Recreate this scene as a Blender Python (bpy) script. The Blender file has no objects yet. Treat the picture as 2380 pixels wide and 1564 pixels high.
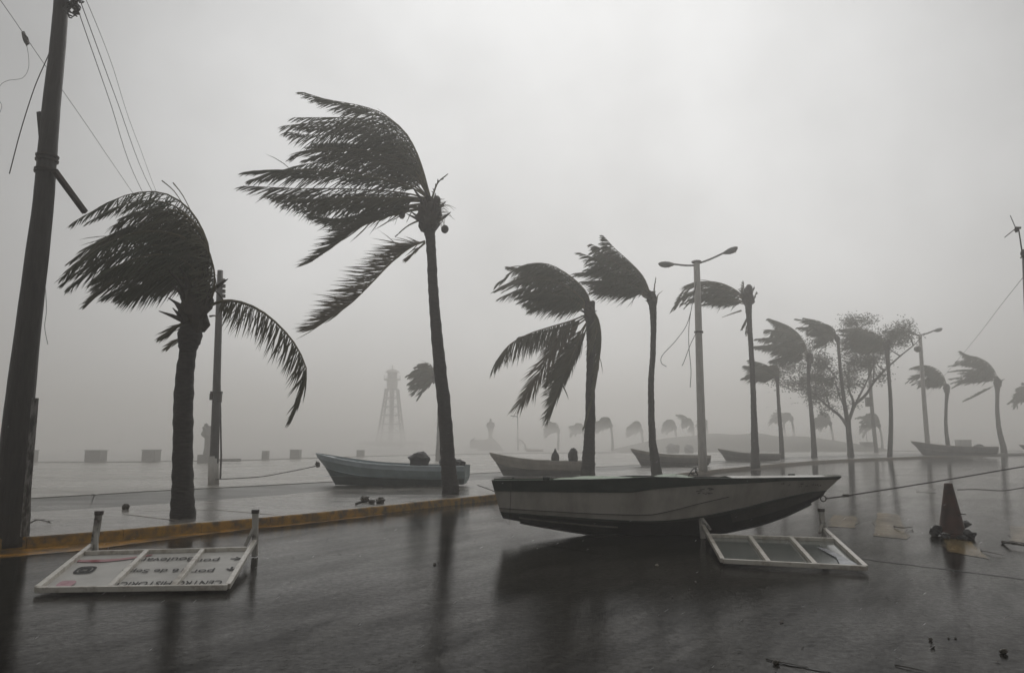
import bpy, math, random
from mathutils import Vector, Matrix, noise
C = bpy.context.scene
COL = C.collection
R = math.radians
V = Vector

# ---------------------------------------------------------------- camera
FPX, CX, CY, HOR, EYE = 1700.0, 1190.0, 782.0, 1023.0, 1.5
PITCH = math.atan((HOR - CY) / FPX)
cam_data = bpy.data.cameras.new('camera')
cam = bpy.data.objects.new('camera', cam_data); COL.objects.link(cam)
cam.location = (0, 0, EYE); cam.rotation_euler = (R(90) + PITCH, 0, 0)
cam_data.sensor_width = 36; cam_data.lens = FPX / 2380 * 36
cam_data.clip_end = 3000; cam_data.clip_start = 0.05
C.camera = cam

# ---------------------------------------------------------------- sky, sun, exposure
SUN_EL, SUN_AZ = 44, 9          # degrees above the horizon, degrees right of the view
w = bpy.data.worlds.new('World'); C.world = w; w.use_nodes = True
nt = w.node_tree; nt.nodes.clear()
N = nt.nodes.new; L = nt.links.new
out = N('ShaderNodeOutputWorld'); bg = N('ShaderNodeBackground'); L(bg.outputs[0], out.inputs[0])
bg.inputs[1].default_value = 0.12
sky = N('ShaderNodeTexSky'); sky.sky_type = 'NISHITA'; sky.sun_disc = False
sky.sun_elevation = R(SUN_EL); sky.sun_rotation = R(SUN_AZ); sky.dust_density = 4; sky.air_density = 1.5
hsv = N('ShaderNodeHueSaturation'); hsv.inputs['Saturation'].default_value = 0.05; hsv.inputs['Value'].default_value = 0.45
L(sky.outputs[0], hsv.inputs['Color'])
tc = N('ShaderNodeTexCoord')
# thick cloud: brighter around the hidden sun, darker to the sides and low down
dot = N('ShaderNodeVectorMath'); dot.operation = 'DOT_PRODUCT'; L(tc.outputs['Generated'], dot.inputs[0])
dot.inputs[1].default_value = (math.sin(R(6)) * math.cos(R(16)), math.cos(R(6)) * math.cos(R(16)), math.sin(R(16)))
mr = N('ShaderNodeMapRange'); mr.interpolation_type = 'SMOOTHSTEP'
mr.inputs[1].default_value = 0.62; mr.inputs[2].default_value = 1.0; mr.inputs[3].default_value = 2.2; mr.inputs[4].default_value = 7.2
L(dot.outputs['Value'], mr.inputs[0])
ns = N('ShaderNodeTexNoise'); ns.inputs['Scale'].default_value = 2.6; ns.inputs['Detail'].default_value = 5; L(tc.outputs['Generated'], ns.inputs[0])
nr = N('ShaderNodeMapRange'); nr.inputs[1].default_value = 0.3; nr.inputs[2].default_value = 0.7; nr.inputs[3].default_value = 0.78; nr.inputs[4].default_value = 1.16
L(ns.outputs[0], nr.inputs[0])
mm = N('ShaderNodeMath'); mm.operation = 'MULTIPLY'; L(mr.outputs[0], mm.inputs[0]); L(nr.outputs[0], mm.inputs[1])
cl = N('ShaderNodeMix'); cl.data_type = 'RGBA'; cl.blend_type = 'MULTIPLY'; cl.inputs[0].default_value = 1
cl.inputs[6].default_value = (0.985, 0.993, 1.0, 1); L(mm.outputs[0], cl.inputs[7])
mx = N('ShaderNodeMix'); mx.data_type = 'RGBA'; mx.inputs[0].default_value = 0.93
L(hsv.outputs[0], mx.inputs[6]); L(cl.outputs[2], mx.inputs[7]); L(mx.outputs[2], bg.inputs[0])

sd = bpy.data.lights.new('sun', 'SUN'); sd.energy = 0.8; sd.angle = R(40); sd.color = (1, .97, .93)
so = bpy.data.objects.new('sun', sd); COL.objects.link(so)
sdir = V((math.sin(R(SUN_AZ)) * math.cos(R(SUN_EL)), math.cos(R(SUN_AZ)) * math.cos(R(SUN_EL)), math.sin(R(SUN_EL))))
so.rotation_euler = sdir.to_track_quat('Z', 'Y').to_euler(); so.location = (0, 0, 60)

C.view_settings.view_transform = 'Standard'; C.view_settings.look = 'None'
C.view_settings.exposure = 0.0; C.view_settings.gamma = 1.0; C.view_settings.use_curve_mapping = False
C.render.engine = 'CYCLES'
C.cycles.use_denoising = True
C.cycles.volume_bounces = 4; C.cycles.max_bounces = 6; C.cycles.glossy_bounces = 3; C.cycles.diffuse_bounces = 2
HAZE = 0.0072

# ---------------------------------------------------------------- projection of measured picture points onto the place
cp, sp = math.cos(PITCH), math.sin(PITCH)
def ray(px, py):
    x = (px - CX) / FPX; v = (CY - py) / FPX
    return V((x, cp - v * sp, sp + v * cp))
def G(px, py, z=0.0):                      # where the line of sight meets the level z
    d = ray(px, py); t = (z - EYE) / d.z
    return V((d.x * t, d.y * t, z))
def P(px, py, Y):                          # where it meets the upright plane at distance Y
    d = ray(px, py); t = Y / d.y
    return V((d.x * t, Y, EYE + d.z * t))

# ---------------------------------------------------------------- helpers
class MB:
    def __init__(s): s.v = []; s.f = []; s.m = []
    def face(s, pts, mi=0):
        n = len(s.v); s.v += [tuple(p) for p in pts]; s.f.append(list(range(n, n + len(pts)))); s.m.append(mi)
    def box(s, c, d, rot=None):
        c = V(c); hx, hy, hz = d[0] / 2, d[1] / 2, d[2] / 2; n = len(s.v)
        for x in (-hx, hx):
            for y in (-hy, hy):
                for z in (-hz, hz):
                    p = V((x, y, z))
                    if rot is not None: p = rot @ p
                    s.v.append(tuple(c + p))
        for q in ((0, 1, 3, 2), (4, 6, 7, 5), (0, 4, 5, 1), (2, 3, 7, 6), (0, 2, 6, 4), (1, 5, 7, 3)):
            s.f.append([n + i for i in q]); s.m.append(0)
        return s
    def beam(s, p, q, wd, ht, up=V((0, 0, 1))):
        p, q = V(p), V(q); t = (q - p).normalized(); sd_ = t.cross(V(up))
        if sd_.length < .05: sd_ = t.cross(V((0, 1, 0)))
        sd_.normalize(); u = sd_.cross(t).normalized(); n = len(s.v)
        for e in (p, q):
            for a, b in ((-1, -1), (1, -1), (1, 1), (-1, 1)):
                s.v.append(tuple(e + sd_ * a * wd / 2 + u * b * ht / 2))
        for f in ((0, 3, 2, 1), (4, 5, 6, 7), (0, 1, 5, 4), (1, 2, 6, 5), (2, 3, 7, 6), (3, 0, 4, 7)):
            s.f.append([n + i for i in f]); s.m.append(0)
        return s
    def tube(s, pts, rad, seg=8, cap=True, sq=1.0):
        pts = [V(p) for p in pts]; n0 = len(s.v); k = len(pts)
        if not hasattr(rad, '__len__'): rad = [rad] * k
        ref = V((0, 1, 0))
        for i, p in enumerate(pts):
            t = (pts[min(i + 1, k - 1)] - pts[max(i - 1, 0)])
            t = t.normalized() if t.length > 1e-9 else V((0, 0, 1))
            a = t.cross(ref)
            if a.length < .1: a = t.cross(V((1, 0, .3)))
            a.normalize(); b = a.cross(t)
            for j in range(seg):
                an = 2 * math.pi * j / seg
                s.v.append(tuple(p + a * math.cos(an) * rad[i] + b * math.sin(an) * rad[i] * sq))
        for i in range(k - 1):
            for j in range(seg):
                a0 = n0 + i * seg + j; a1 = n0 + i * seg + (j + 1) % seg
                s.f.append([a0, a1, a1 + seg, a0 + seg]); s.m.append(0)
        if cap:
            s.f.append([n0 + j for j in reversed(range(seg))]); s.m.append(0)
            s.f.append([n0 + (k - 1) * seg + j for j in range(seg)]); s.m.append(0)
        return s
    def lathe(s, c, prof, seg=16):
        c = V(c); n0 = len(s.v)
        for r, z in prof:
            for j in range(seg):
                an = 2 * math.pi * j / seg
                s.v.append(tuple(c + V((r * math.cos(an), r * math.sin(an), z))))
        for i in range(len(prof) - 1):
            for j in range(seg):
                a0 = n0 + i * seg + j; a1 = n0 + i * seg + (j + 1) % seg
                s.f.append([a0, a1, a1 + seg, a0 + seg]); s.m.append(0)
        s.f.append([n0 + j for j in reversed(range(seg))]); s.m.append(0)
        s.f.append([n0 + (len(prof) - 1) * seg + j for j in range(seg)]); s.m.append(0)
        return s
    def blob(s, c, d, seed=0, rough=.18, nu=12, nv=8, rot=None):
        c = V(c); n0 = len(s.v)
        for i in range(nv + 1):
            th = math.pi * i / nv
            for j in range(nu):
                ph = 2 * math.pi * j / nu
                u = V((math.sin(th) * math.cos(ph), math.sin(th) * math.sin(ph), math.cos(th)))
                k = 1 + rough * noise.noise(u * 2.1 + V((seed * 3.7, seed, 0))) * 2
                p = V((u.x * d[0] / 2 * k, u.y * d[1] / 2 * k, u.z * d[2] / 2 * k))
                if rot is not None: p = rot @ p
                s.v.append(tuple(c + p))
        for i in range(nv):
            for j in range(nu):
                a0 = n0 + i * nu + j; a1 = n0 + i * nu + (j + 1) % nu
                s.f.append([a0, a0 + nu, a1 + nu, a1]); s.m.append(0)
        return s
    def obj(s, name, mat, parent=None, smooth=False, bevel=0):
        me = bpy.data.meshes.new(name); org = V((0, 0, 0))
        if parent is not None: org = parent.matrix_world.translation.copy()
        elif s.v:
            xs = [p[0] for p in s.v]; ys = [p[1] for p in s.v]
            org = V(((min(xs) + max(xs)) / 2, (min(ys) + max(ys)) / 2, min(p[2] for p in s.v)))
        ro = ORG.get(parent.name, V((0, 0, 0))) if parent is not None else org
        me.from_pydata([(p[0] - ro.x, p[1] - ro.y, p[2] - ro.z) for p in s.v], [], s.f)
        for m_ in (mat if isinstance(mat, (list, tuple)) else [mat]): me.materials.append(m_)
        if any(s.m): me.polygons.foreach_set('material_index', s.m)
        if smooth: me.polygons.foreach_set('use_smooth', [True] * len(me.polygons))
        me.update()
        o = bpy.data.objects.new(name, me); COL.objects.link(o)
        if parent is not None: o.parent = parent; ORG[o.name] = ORG[parent.name]
        else: o.location = org; ORG[o.name] = org
        if bevel:
            b = o.modifiers.new('bevel', 'BEVEL'); b.width = bevel; b.segments = 2; b.limit_method = 'ANGLE'
        return o
ORG = {}
def tag(o, label=None, cat=None, group=None, kind=None):
    if label: o['label'] = label
    if cat: o['category'] = cat
    if group: o['group'] = group
    if kind: o['kind'] = kind
    return o
def thing(name, loc, label, cat, group=None):
    o = bpy.data.objects.new(name, None); COL.objects.link(o); o.location = loc
    o.empty_display_size = .2; ORG[o.name] = V(loc)
    return tag(o, label, cat, group or {'utility pole': 'utility poles', 'street lamp': 'street lamps', 'covered load': 'covered loads lying in the fishing boats'}.get(cat))
def shade(o):
    o.data.polygons.foreach_set('use_smooth', [True] * len(o.data.polygons)); return o
def catmull(pts, n):
    pts = [V(p) for p in pts]; k = len(pts)
    if k == 2: return [pts[0].lerp(pts[1], i / (n - 1)) for i in range(n)]
    res = []
    for i in range(n):
        u = i / (n - 1) * (k - 1); j = min(int(u), k - 2); t = u - j
        p0 = pts[j - 1] if j > 0 else pts[0] * 2 - pts[1]
        p1, p2 = pts[j], pts[j + 1]
        p3 = pts[j + 2] if j + 2 < k else pts[-1] * 2 - pts[-2]
        res.append(.5 * ((2 * p1) + (p2 - p0) * t + (2 * p0 - 5 * p1 + 4 * p2 - p3) * t * t + (3 * p1 - p0 - 3 * p2 + p3) * t ** 3))
    return res
def lin(tab, x):
    for (a, va), (b, vb) in zip(tab, tab[1:]):
        if x <= b: return va + (vb - va) * max(0, (x - a) / (b - a))
    return tab[-1][1]

# ---------------------------------------------------------------- materials
def mat(name, col, rough=.6, col2=None, scale=4, bump=0, bscale=30, rough2=None, stretch=(1, 1, 1), ior=1.45, metal=0, detail=6, contrast=(.35, .65), bdist=.01, coat=0):
    m = bpy.data.materials.new(name); m.use_nodes = True; t = m.node_tree
    b = t.nodes['Principled BSDF']; n_ = t.nodes.new; l_ = t.links.new
    b.inputs['Base Color'].default_value = (*col, 1); b.inputs['Roughness'].default_value = rough
    b.inputs['IOR'].default_value = ior; b.inputs['Metallic'].default_value = metal
    if coat: b.inputs['Coat Weight'].default_value = coat; b.inputs['Coat Roughness'].default_value = .12; b.inputs['Coat IOR'].default_value = 1.33
    co = n_('ShaderNodeTexCoord'); mp = n_('ShaderNodeMapping'); mp.inputs['Scale'].default_value = stretch
    l_(co.outputs['Object'], mp.inputs[0])
    if col2 or rough2 is not None:
        ns_ = n_('ShaderNodeTexNoise'); ns_.inputs['Scale'].default_value = scale; ns_.inputs['Detail'].default_value = detail; ns_.inputs['Roughness'].default_value = .62
        l_(mp.outputs[0], ns_.inputs[0])
        rr = n_('ShaderNodeMapRange'); rr.inputs[1].default_value = contrast[0]; rr.inputs[2].default_value = contrast[1]; l_(ns_.outputs[0], rr.inputs[0])
        if col2:
            mi = n_('ShaderNodeMix'); mi.data_type = 'RGBA'; mi.inputs[6].default_value = (*col, 1); mi.inputs[7].default_value = (*col2, 1)
            l_(rr.outputs[0], mi.inputs[0]); l_(mi.outputs[2], b.inputs['Base Color'])
        if rough2 is not None:
            r2 = n_('ShaderNodeMapRange'); r2.inputs[3].default_value = rough; r2.inputs[4].default_value = rough2
            l_(rr.outputs[0], r2.inputs[0]); l_(r2.outputs[0], b.inputs['Roughness'])
    if bump:
        nb = n_('ShaderNodeTexNoise'); nb.inputs['Scale'].default_value = bscale; nb.inputs['Detail'].default_value = 5
        l_(mp.outputs[0], nb.inputs[0]); bp = n_('ShaderNodeBump'); bp.inputs['Strength'].default_value = bump; bp.inputs['Distance'].default_value = bdist
        l_(nb.outputs[0], bp.inputs['Height']); l_(bp.outputs[0], b.inputs['Normal'])
    return m

def wet_ground(name, ca, cb, r0, r1, ripple=.5, big=.35, stretch=(1, 1, 1), patch=.22, ior=1.36, rip_d=.02, grain=0, rmap=(2.4, 5.5, .25)):
    """paving under a film of rain water: puddled and drained patches, wind ripples and pocks of drops"""
    m = bpy.data.materials.new(name); m.use_nodes = True; t = m.node_tree
    b = t.nodes['Principled BSDF']; n_ = t.nodes.new; l_ = t.links.new
    b.inputs['IOR'].default_value = ior
    co = n_('ShaderNodeTexCoord'); geo = n_('ShaderNodeNewGeometry')
    mp = n_('ShaderNodeMapping'); mp.inputs['Scale'].default_value = stretch; l_(geo.outputs['Position'], mp.inputs[0])
    def noi(sc, det, src, ro=.6):
        q = n_('ShaderNodeTexNoise'); q.inputs['Scale'].default_value = sc; q.inputs['Detail'].default_value = det; q.inputs['Roughness'].default_value = ro
        l_(src, q.inputs[0]); return q.outputs[0]
    def rng(src, a, b_, c, d):
        q = n_('ShaderNodeMapRange'); q.inputs[1].default_value = a; q.inputs[2].default_value = b_; q.inputs[3].default_value = c; q.inputs[4].default_value = d
        l_(src, q.inputs[0]); return q.outputs[0]
    pt = noi(patch, 5, mp.outputs[0], .65); gr = noi(34, 4, geo.outputs['Position'], .7); md = noi(2.3, 5, mp.outputs[0], .7)
    fac = rng(pt, .36, .64, 0, 1)
    mi = n_('ShaderNodeMix'); mi.data_type = 'RGBA'; mi.inputs[6].default_value = (*ca, 1); mi.inputs[7].default_value = (*cb, 1)
    l_(rng(md, .3, .7, 0, 1), mi.inputs[0])
    m2 = n_('ShaderNodeMix'); m2.data_type = 'RGBA'; m2.blend_type = 'MULTIPLY'; m2.inputs[0].default_value = 1
    l_(mi.outputs[2], m2.inputs[6]); l_(rng(gr, .3, .7, .55, 1.3), m2.inputs[7]); l_(m2.outputs[2], b.inputs['Base Color'])
    ad = n_('ShaderNodeMath'); ad.operation = 'MULTIPLY_ADD'; ad.inputs[1].default_value = .55; l_(fac, ad.inputs[0]); l_(rng(md, .35, .65, 0, .45), ad.inputs[2])
    l_(rng(ad.outputs[0], 0, 1, r0, r1), b.inputs['Roughness'])
    if grain:
        mv = n_('ShaderNodeMapping'); mv.vector_type = 'TEXTURE'; mv.inputs['Rotation'].default_value = (0, 0, R(56)); mv.inputs['Scale'].default_value = (3.2, .8, 1); l_(geo.outputs['Position'], mv.inputs[0])
        f1 = rng(noi(16, 6, geo.outputs['Position'], .85), .38, .62, 1 - grain, 1.1); f2 = rng(noi(1.1, 7, mv.outputs[0], .72), .38, .62, .45, 1.12)
        l_(rng(noi(2.2, 6, mv.outputs[0], .7), .3, .7, 0, 1), mi.inputs[0])
        mg = n_('ShaderNodeMath'); mg.operation = 'MULTIPLY'; l_(f1, mg.inputs[0]); l_(f2, mg.inputs[1])
        mh = n_('ShaderNodeMath'); mh.operation = 'MULTIPLY_ADD'; mh.inputs[1].default_value = ior - 1.035; mh.inputs[2].default_value = 1.035; l_(mg.outputs[0], mh.inputs[0]); l_(mh.outputs[0], b.inputs['IOR'])
    # ripples run across the wind (which blows along -x)
    mw = n_('ShaderNodeMapping'); mw.inputs['Scale'].default_value = (rmap[0], rmap[1], 6); mw.inputs['Rotation'].default_value = (0, 0, rmap[2]); l_(geo.outputs['Position'], mw.inputs[0])
    rp = noi(1.0, 6, mw.outputs[0], .68)
    b1 = n_('ShaderNodeBump'); b1.inputs['Strength'].default_value = ripple; b1.inputs['Distance'].default_value = rip_d; l_(rp, b1.inputs['Height']); l_(rng(noi(.55, 4, geo.outputs['Position']), .42, .62, ripple * .12, ripple), b1.inputs['Strength'])
    bg_ = noi(.9, 3, geo.outputs['Position'])
    b2 = n_('ShaderNodeBump'); b2.inputs['Strength'].default_value = big; b2.inputs['Distance'].default_value = .03; l_(bg_, b2.inputs['Height']); l_(b1.outputs[0], b2.inputs['Normal'])
    b3 = n_('ShaderNodeBump'); b3.inputs['Strength'].default_value = .22 + .3 * grain; b3.inputs['Distance'].default_value = .003; l_(noi(22 if grain else 60, 5, geo.outputs['Position'], .7), b3.inputs['Height']); l_(b2.outputs[0], b3.inputs['Normal'])
    l_(b3.outputs[0], b.inputs['Normal'])
    return m

M = {}
M['asphalt'] = wet_ground('wet_asphalt', (.006, .0055, .0046), (.034, .031, .026), .008, .11, ripple=.3, big=.03, rip_d=.008, rmap=(5, 13, .42), stretch=(.7, 1.3, 1), ior=1.165, grain=.72)
M['paving'] = wet_ground('wet_paving', (.14, .13, .117), (.25, .235, .21), .10, .36, ripple=.6, big=.4, stretch=(.35, 1, 1))
M['paving_dark'] = wet_ground('wet_dark_strip', (.055, .055, .045), (.085, .08, .07), .2, .5, ripple=.6, big=.4, stretch=(.3, 1, 1))
M['promenade'] = wet_ground('flooded_promenade', (.19, .18, .155), (.46, .44, .40), .12, .45, ripple=.9, big=.6, stretch=(.15, 1, 1), patch=.35, rip_d=.03)
M['sea'] = wet_ground('sea_water', (.10, .10, .09), (.20, .195, .18), .15, .5, ripple=1, big=1, stretch=(.1, .3, 1), rip_d=.2)
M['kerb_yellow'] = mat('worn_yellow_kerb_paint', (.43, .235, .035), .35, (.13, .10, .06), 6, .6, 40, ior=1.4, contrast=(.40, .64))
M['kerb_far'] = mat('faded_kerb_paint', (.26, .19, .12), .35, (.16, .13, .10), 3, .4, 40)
M['kerb_top'] = mat('kerb_concrete', (.36, .31, .24), .28, (.22, .19, .15), 4, .4, 40)
M['step'] = mat('step_concrete', (.34, .33, .30), .3, (.2, .19, .17), 2, .4, 30)
M['paint_yellow'] = wet_ground('worn_yellow_road_paint', (.035, .030, .020), (.25, .175, .07), .06, .26, ripple=.2, big=.2, ior=1.17, grain=.5)
M['paint_faint'] = wet_ground('rubbed_road_paint', (.025, .022, .017), (.095, .072, .037), .04, .2, ripple=.2, big=.2, ior=1.17, grain=.6)
M['paint_pale'] = wet_ground('worn_white_road_paint', (.04, .038, .033), (.20, .19, .16), .06, .26, ripple=.2, big=.2, ior=1.17, grain=.5)
M['paint_gutter'] = mat('worn_yellow_gutter_paint', (.44, .21, .02), .25, (.10, .07, .04), 1.8, .25, 30, contrast=(.4, .6))
M['joint'] = mat('tar_joint', (.012, .011, .010), .22, (.02, .02, .02), 8, ior=1.15)
M['trunk'] = mat('palm_bark', (.045, .038, .033), .6, (.012, .010, .009), 6, 1.0, 7, stretch=(1, 1, 4), bdist=.03)
M['trunk_grey'] = mat('grey_bark', (.11, .10, .09), .75, (.06, .055, .05), 5, .7, 20)
M['fibre'] = mat('palm_fibre', (.055, .042, .030), .85, (.025, .02, .016), 14, .8, 40)
M['frond'] = mat('palm_leaf', (.040, .052, .018), .5, (.062, .070, .028), 1.5)
M['frond2'] = mat('palm_leaf_olive', (.060, .062, .028), .5, (.085, .080, .04), 1.5)
M['frond_dry'] = mat('palm_leaf_dry', (.11, .088, .055), .6, (.16, .135, .085), 2)
M['rachis'] = mat('palm_rib', (.10, .09, .04), .5, (.15, .12, .06), 3)
M['nut'] = mat('coconut_husk', (.06, .05, .03), .5, (.035, .028, .02), 8, .3, 30)
M['pole'] = mat('dark_wet_timber', (.020, .017, .015), .42, (.042, .036, .030), 4, .7, 9, stretch=(5, 5, .7), bdist=.02)
M['pole_board'] = mat('flaking_timber', (.05, .045, .04), .5, (.24, .23, .21), 7, .6, 20, stretch=(3, 3, .8), contrast=(.44, .6))
M['concrete_pole'] = mat('pole_concrete', (.60, .58, .54), .5, (.46, .44, .41), 3, .4, 20, stretch=(2, 2, .6))
M['concrete_dark'] = mat('stained_pole_concrete', (.12, .115, .11), .5, (.075, .07, .068), 3, .4, 20, stretch=(2, 2, .6))
M['metal_dark'] = mat('dark_metal', (.045, .045, .045), .4, (.08, .06, .05), 9, metal=.4)
M['lamp_metal'] = mat('lamp_metal', (.16, .16, .16), .4, (.10, .10, .10), 6, metal=.3)
M['cable'] = mat('cable', (.04, .04, .04), .5)
M['rope'] = mat('rope', (.07, .065, .06), .7)
M['hull_white'] = mat('worn_white_gelcoat', (.38, .355, .315), .3, (.20, .18, .155), 2.2, .12, 6, stretch=(1.5, 1, .7), contrast=(.42, .8), coat=.3)
M['hull_bottom'] = mat('dark_bottom_paint', (.012, .013, .022), .38, (.02, .019, .02), 3, .2, 20)
M['hull_bow_bottom'] = mat('grimy_grey_bottom', (.085, .078, .072), .4, (.05, .046, .044), 3, .2, 14)
M['green_dark'] = mat('dark_green_trim', (.016, .028, .022), .4, (.03, .04, .032), 5, .3, 20)
M['green'] = mat('green_deck_paint', (.05, .17, .045), .4, (.035, .10, .035), 4, .2, 20)
M['deck_white'] = mat('deck_gelcoat', (.48, .47, .42), .25, (.36, .35, .31), 4, .1, 20, coat=.4)
M['letter'] = mat('faded_letter_paint', (.05, .045, .045), .5)
M['panga_blue'] = mat('pale_blue_boat_paint', (.33, .41, .42), .35, (.25, .31, .32), 3, .1, 15)
M['panga_blue_light'] = mat('light_blue_rail_paint', (.50, .57, .61), .35, (.40, .47, .50), 3)
M['panga_teal'] = mat('dull_teal_paint', (.10, .15, .15), .4, (.07, .10, .10), 3)
M['panga_white'] = mat('dull_cream_boat_paint', (.52, .48, .42), .4, (.40, .37, .33), 3)
M['panga_grey'] = mat('grey_boat_paint', (.28, .27, .26), .4, (.21, .20, .19), 3)
M['tarp'] = mat('dark_tarpaulin', (.05, .05, .055), .5, (.03, .03, .032), 4, .6, 9, bdist=.04)
M['frame_white'] = mat('flaking_white_steel', (.56, .53, .47), .32, (.24, .185, .14), 9, .3, 30, contrast=(.48, .74), coat=.3)
M['frame_rusty'] = mat('rusty_white_steel', (.44, .42, .38), .4, (.07, .06, .052), 7, .4, 20, contrast=(.52, .66))
M['panel_white'] = mat('white_sign_sheet', (.52, .51, .48), .4, (.42, .41, .385), 3, .05, 8, ior=1.25)
M['panel_back'] = mat('bare_grey_sheet', (.13, .145, .135), .14, (.095, .11, .10), 2.5, .06, 8, coat=.8)
M['panel_scrape'] = mat('scraped_pale_sheet', (.34, .36, .40), .2, (.2, .21, .22), 9, contrast=(.4, .6))
M['sign_black'] = mat('sign_black_print', (.02, .022, .022), .5, (.05, .05, .05), 20, ior=1.2)
M['sign_red'] = mat('sign_red_print', (.30, .025, .045), .3, (.22, .03, .05), 20)
M['sign_pink'] = mat('sign_pink_print', (.40, .16, .20), .3, (.28, .08, .12), 20)
M['cone'] = mat('dirty_dark_orange_rubber', (.075, .024, .014), .45, (.028, .015, .011), 5, .2, 15, contrast=(.4, .65))
M['stone_dark'] = mat('wet_dark_stone', (.03, .03, .03), .4, (.05, .048, .045), 8, .5, 12)
M['block'] = mat('wet_concrete_block', (.13, .12, .11), .5, (.09, .085, .08), 3, .4, 20)
M['wall'] = mat('seawall_stone', (.16, .14, .125), .55, (.10, .09, .08), 1.5, .4, 10)
M['tower'] = mat('tower_steel', (.36, .355, .34), .5, (.28, .275, .26), 3)
M['tower_room'] = mat('tower_room_paint', (.50, .49, .46), .5, (.40, .39, .36), 2)
M['monument'] = mat('monument_stone', (.22, .18, .14), .6, (.15, .125, .10), 2, .3, 8)
M['bronze'] = mat('statue_bronze', (.05, .05, .048), .5, (.08, .075, .07), 4)
M['mound'] = mat('mound_turf', (.15, .148, .125), .7, (.19, .185, .155), .5, .4, 3)
M['leaf'] = mat('tree_leaf', (.055, .062, .035), .5, (.085, .085, .05), 2)

def interp_line(pts, n):                   # dense points on a plan polyline
    return catmull(pts, n)

# ---------------------------------------------------------------- the setting
KZ = .15                                   # kerb height
kerb_px = [(0, 1279), (205, 1262), (357, 1248), (569, 1226), (714, 1213), (1014, 1178), (1146, 1163), (1400, 1133), (1704, 1094), (1983, 1071), (2355, 1057)]
kp = [G(x, y) for x, y in kerb_px]
kp = [kp[0] + (kp[0] - kp[1]) * 3.2] + kp
kp.append(kp[-1] + (kp[-1] - kp[-2]) * 1.5)
kline = []
for a_, b_ in zip(kp, kp[1:]): pass
kline = catmull(kp, 90)
def nrm(line, i):
    t = line[min(i + 1, len(line) - 1)] - line[max(i - 1, 0)]; t.z = 0; t.normalize()
    return V((-t.y, t.x, 0))               # to the left of travel: towards the sea
wall_px = [(75, 1076), (400, 1073), (560, 1071), (750, 1065), (1000, 1058), (1400, 1052), (2000, 1049), (2380, 1048)]
wp = [G(x, y, KZ) for x, y in wall_px]
wp = [wp[0] + V((-90, -8, 0)), wp[0] + V((-40, -3, 0))] + wp + [wp[-1] + V((120, 25, 0)), wp[-1] + V((450, 120, 0))]
wline = catmull(wp, 100)

mb = MB(); mb.face([(-560, -50, -.9), (590, -50, -.9), (590, 560, -.9), (-560, 560, -.9)])
tag(mb.obj('sea', M['sea']), kind='structure')
# road sheet: everything on this side of the sea wall, joined under the pavements
mb = MB()
for i in range(len(kline) - 1):
    a, b = kline[i], kline[i + 1]
    mb.face([a, V((a.x + 30 + i * .6, a.y - 70 - i * 1.2, 0)), V((b.x + 30 + (i + 1) * .6, b.y - 70 - (i + 1) * 1.2, 0)), b])
e = kline[-1]; mb.face([e, V((e.x + 30 + 89 * .6, e.y - 70 - 89 * 1.2, 0)), V((480, -40, 0)), V((480, 150, 0)), V((e.x + 60, e.y + 20, 0))])
roadm = mb
mb = MB(); mb.face([(-560, -49, 0), (590, -49, 0), (590, 40, 0), (200, 40, 0), (e.x, e.y, 0)] + [(p.x, p.y, 0) for p in reversed(kline[:-1])] + [(-560, kline[0].y, 0)])
tag(mb.obj('road', M['asphalt']), kind='structure')
mb = MB(); mb.face([(e.x, e.y, 0), (200, 40, 0), (590, 40, 0), (590, 260, 0), (wline[-1].x, wline[-1].y, 0)] + [(p.x, p.y, 0) for p in reversed(wline[60:-1])])
# pavement bands between the kerb and the sea wall
def ledge_pt(px, py): return G(px, py, KZ)
ledge_px = [(73, 1158), (230, 1149), (357, 1141), (560, 1131), (760, 1120), (1000, 1106), (1300, 1090), (1640, 1073), (1950, 1059), (2380, 1052)]
lp = [ledge_pt(*p) for p in ledge_px]; lp = [lp[0] + (lp[0] - lp[1]) * 8] + lp + [lp[-1] + (lp[-1] - lp[-2]) * 1.4]
lline = catmull(lp, 90)
dark_px = [(73, 1189), (230, 1180), (406, 1168), (560, 1157), (760, 1141), (1000, 1123), (1300, 1103), (1640, 1080), (1950, 1063), (2380, 1054)]
dp = [ledge_pt(*p) for p in dark_px]; dp = [dp[0] + (dp[0] - dp[1]) * 6] + dp + [dp[-1] + (dp[-1] - dp[-2]) * 1.4]
dline = catmull(dp, 90)
def band(a, b, z, name, m):
    q = MB(); n = min(len(a), len(b))
    for i in range(n - 1): q.face([(a[i].x, a[i].y, z), (a[i + 1].x, a[i + 1].y, z), (b[i + 1].x, b[i + 1].y, z), (b[i].x, b[i].y, z)])
    return tag(q.obj(name, m), kind='structure')
kin = [kline[i] + nrm(kline, i) * .16 for i in range(90)]
band(kin, dline, KZ, 'pavement', M['paving'])
band(dline, lline, KZ - .004, 'grass_verge', M['paving_dark'])
w90 = catmull(wp, 90)
PZ = KZ + .012
band(lline, w90, PZ, 'promenade', M['promenade'])
q = MB()                                   # the step up to the promenade
for i in range(89):
    a, b = lline[i], lline[i + 1]; na, nb_ = nrm(lline, i) * -.02, nrm(lline, i + 1) * -.02
    q.face([(a.x + na.x, a.y + na.y, KZ - .01), (b.x + nb_.x, b.y + nb_.y, KZ - .01), (b.x + nb_.x, b.y + nb_.y, PZ + .004), (a.x + na.x, a.y + na.y, PZ + .004)])
    q.face([(a.x + na.x, a.y + na.y, PZ + .004), (b.x + nb_.x, b.y + nb_.y, PZ + .004), (b.x - nb_.x * 10, b.y - nb_.y * 10, PZ + .004), (a.x - na.x * 10, a.y - na.y * 10, PZ + .004)])
tag(q.obj('promenade_step', M['step']), kind='structure')
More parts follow.
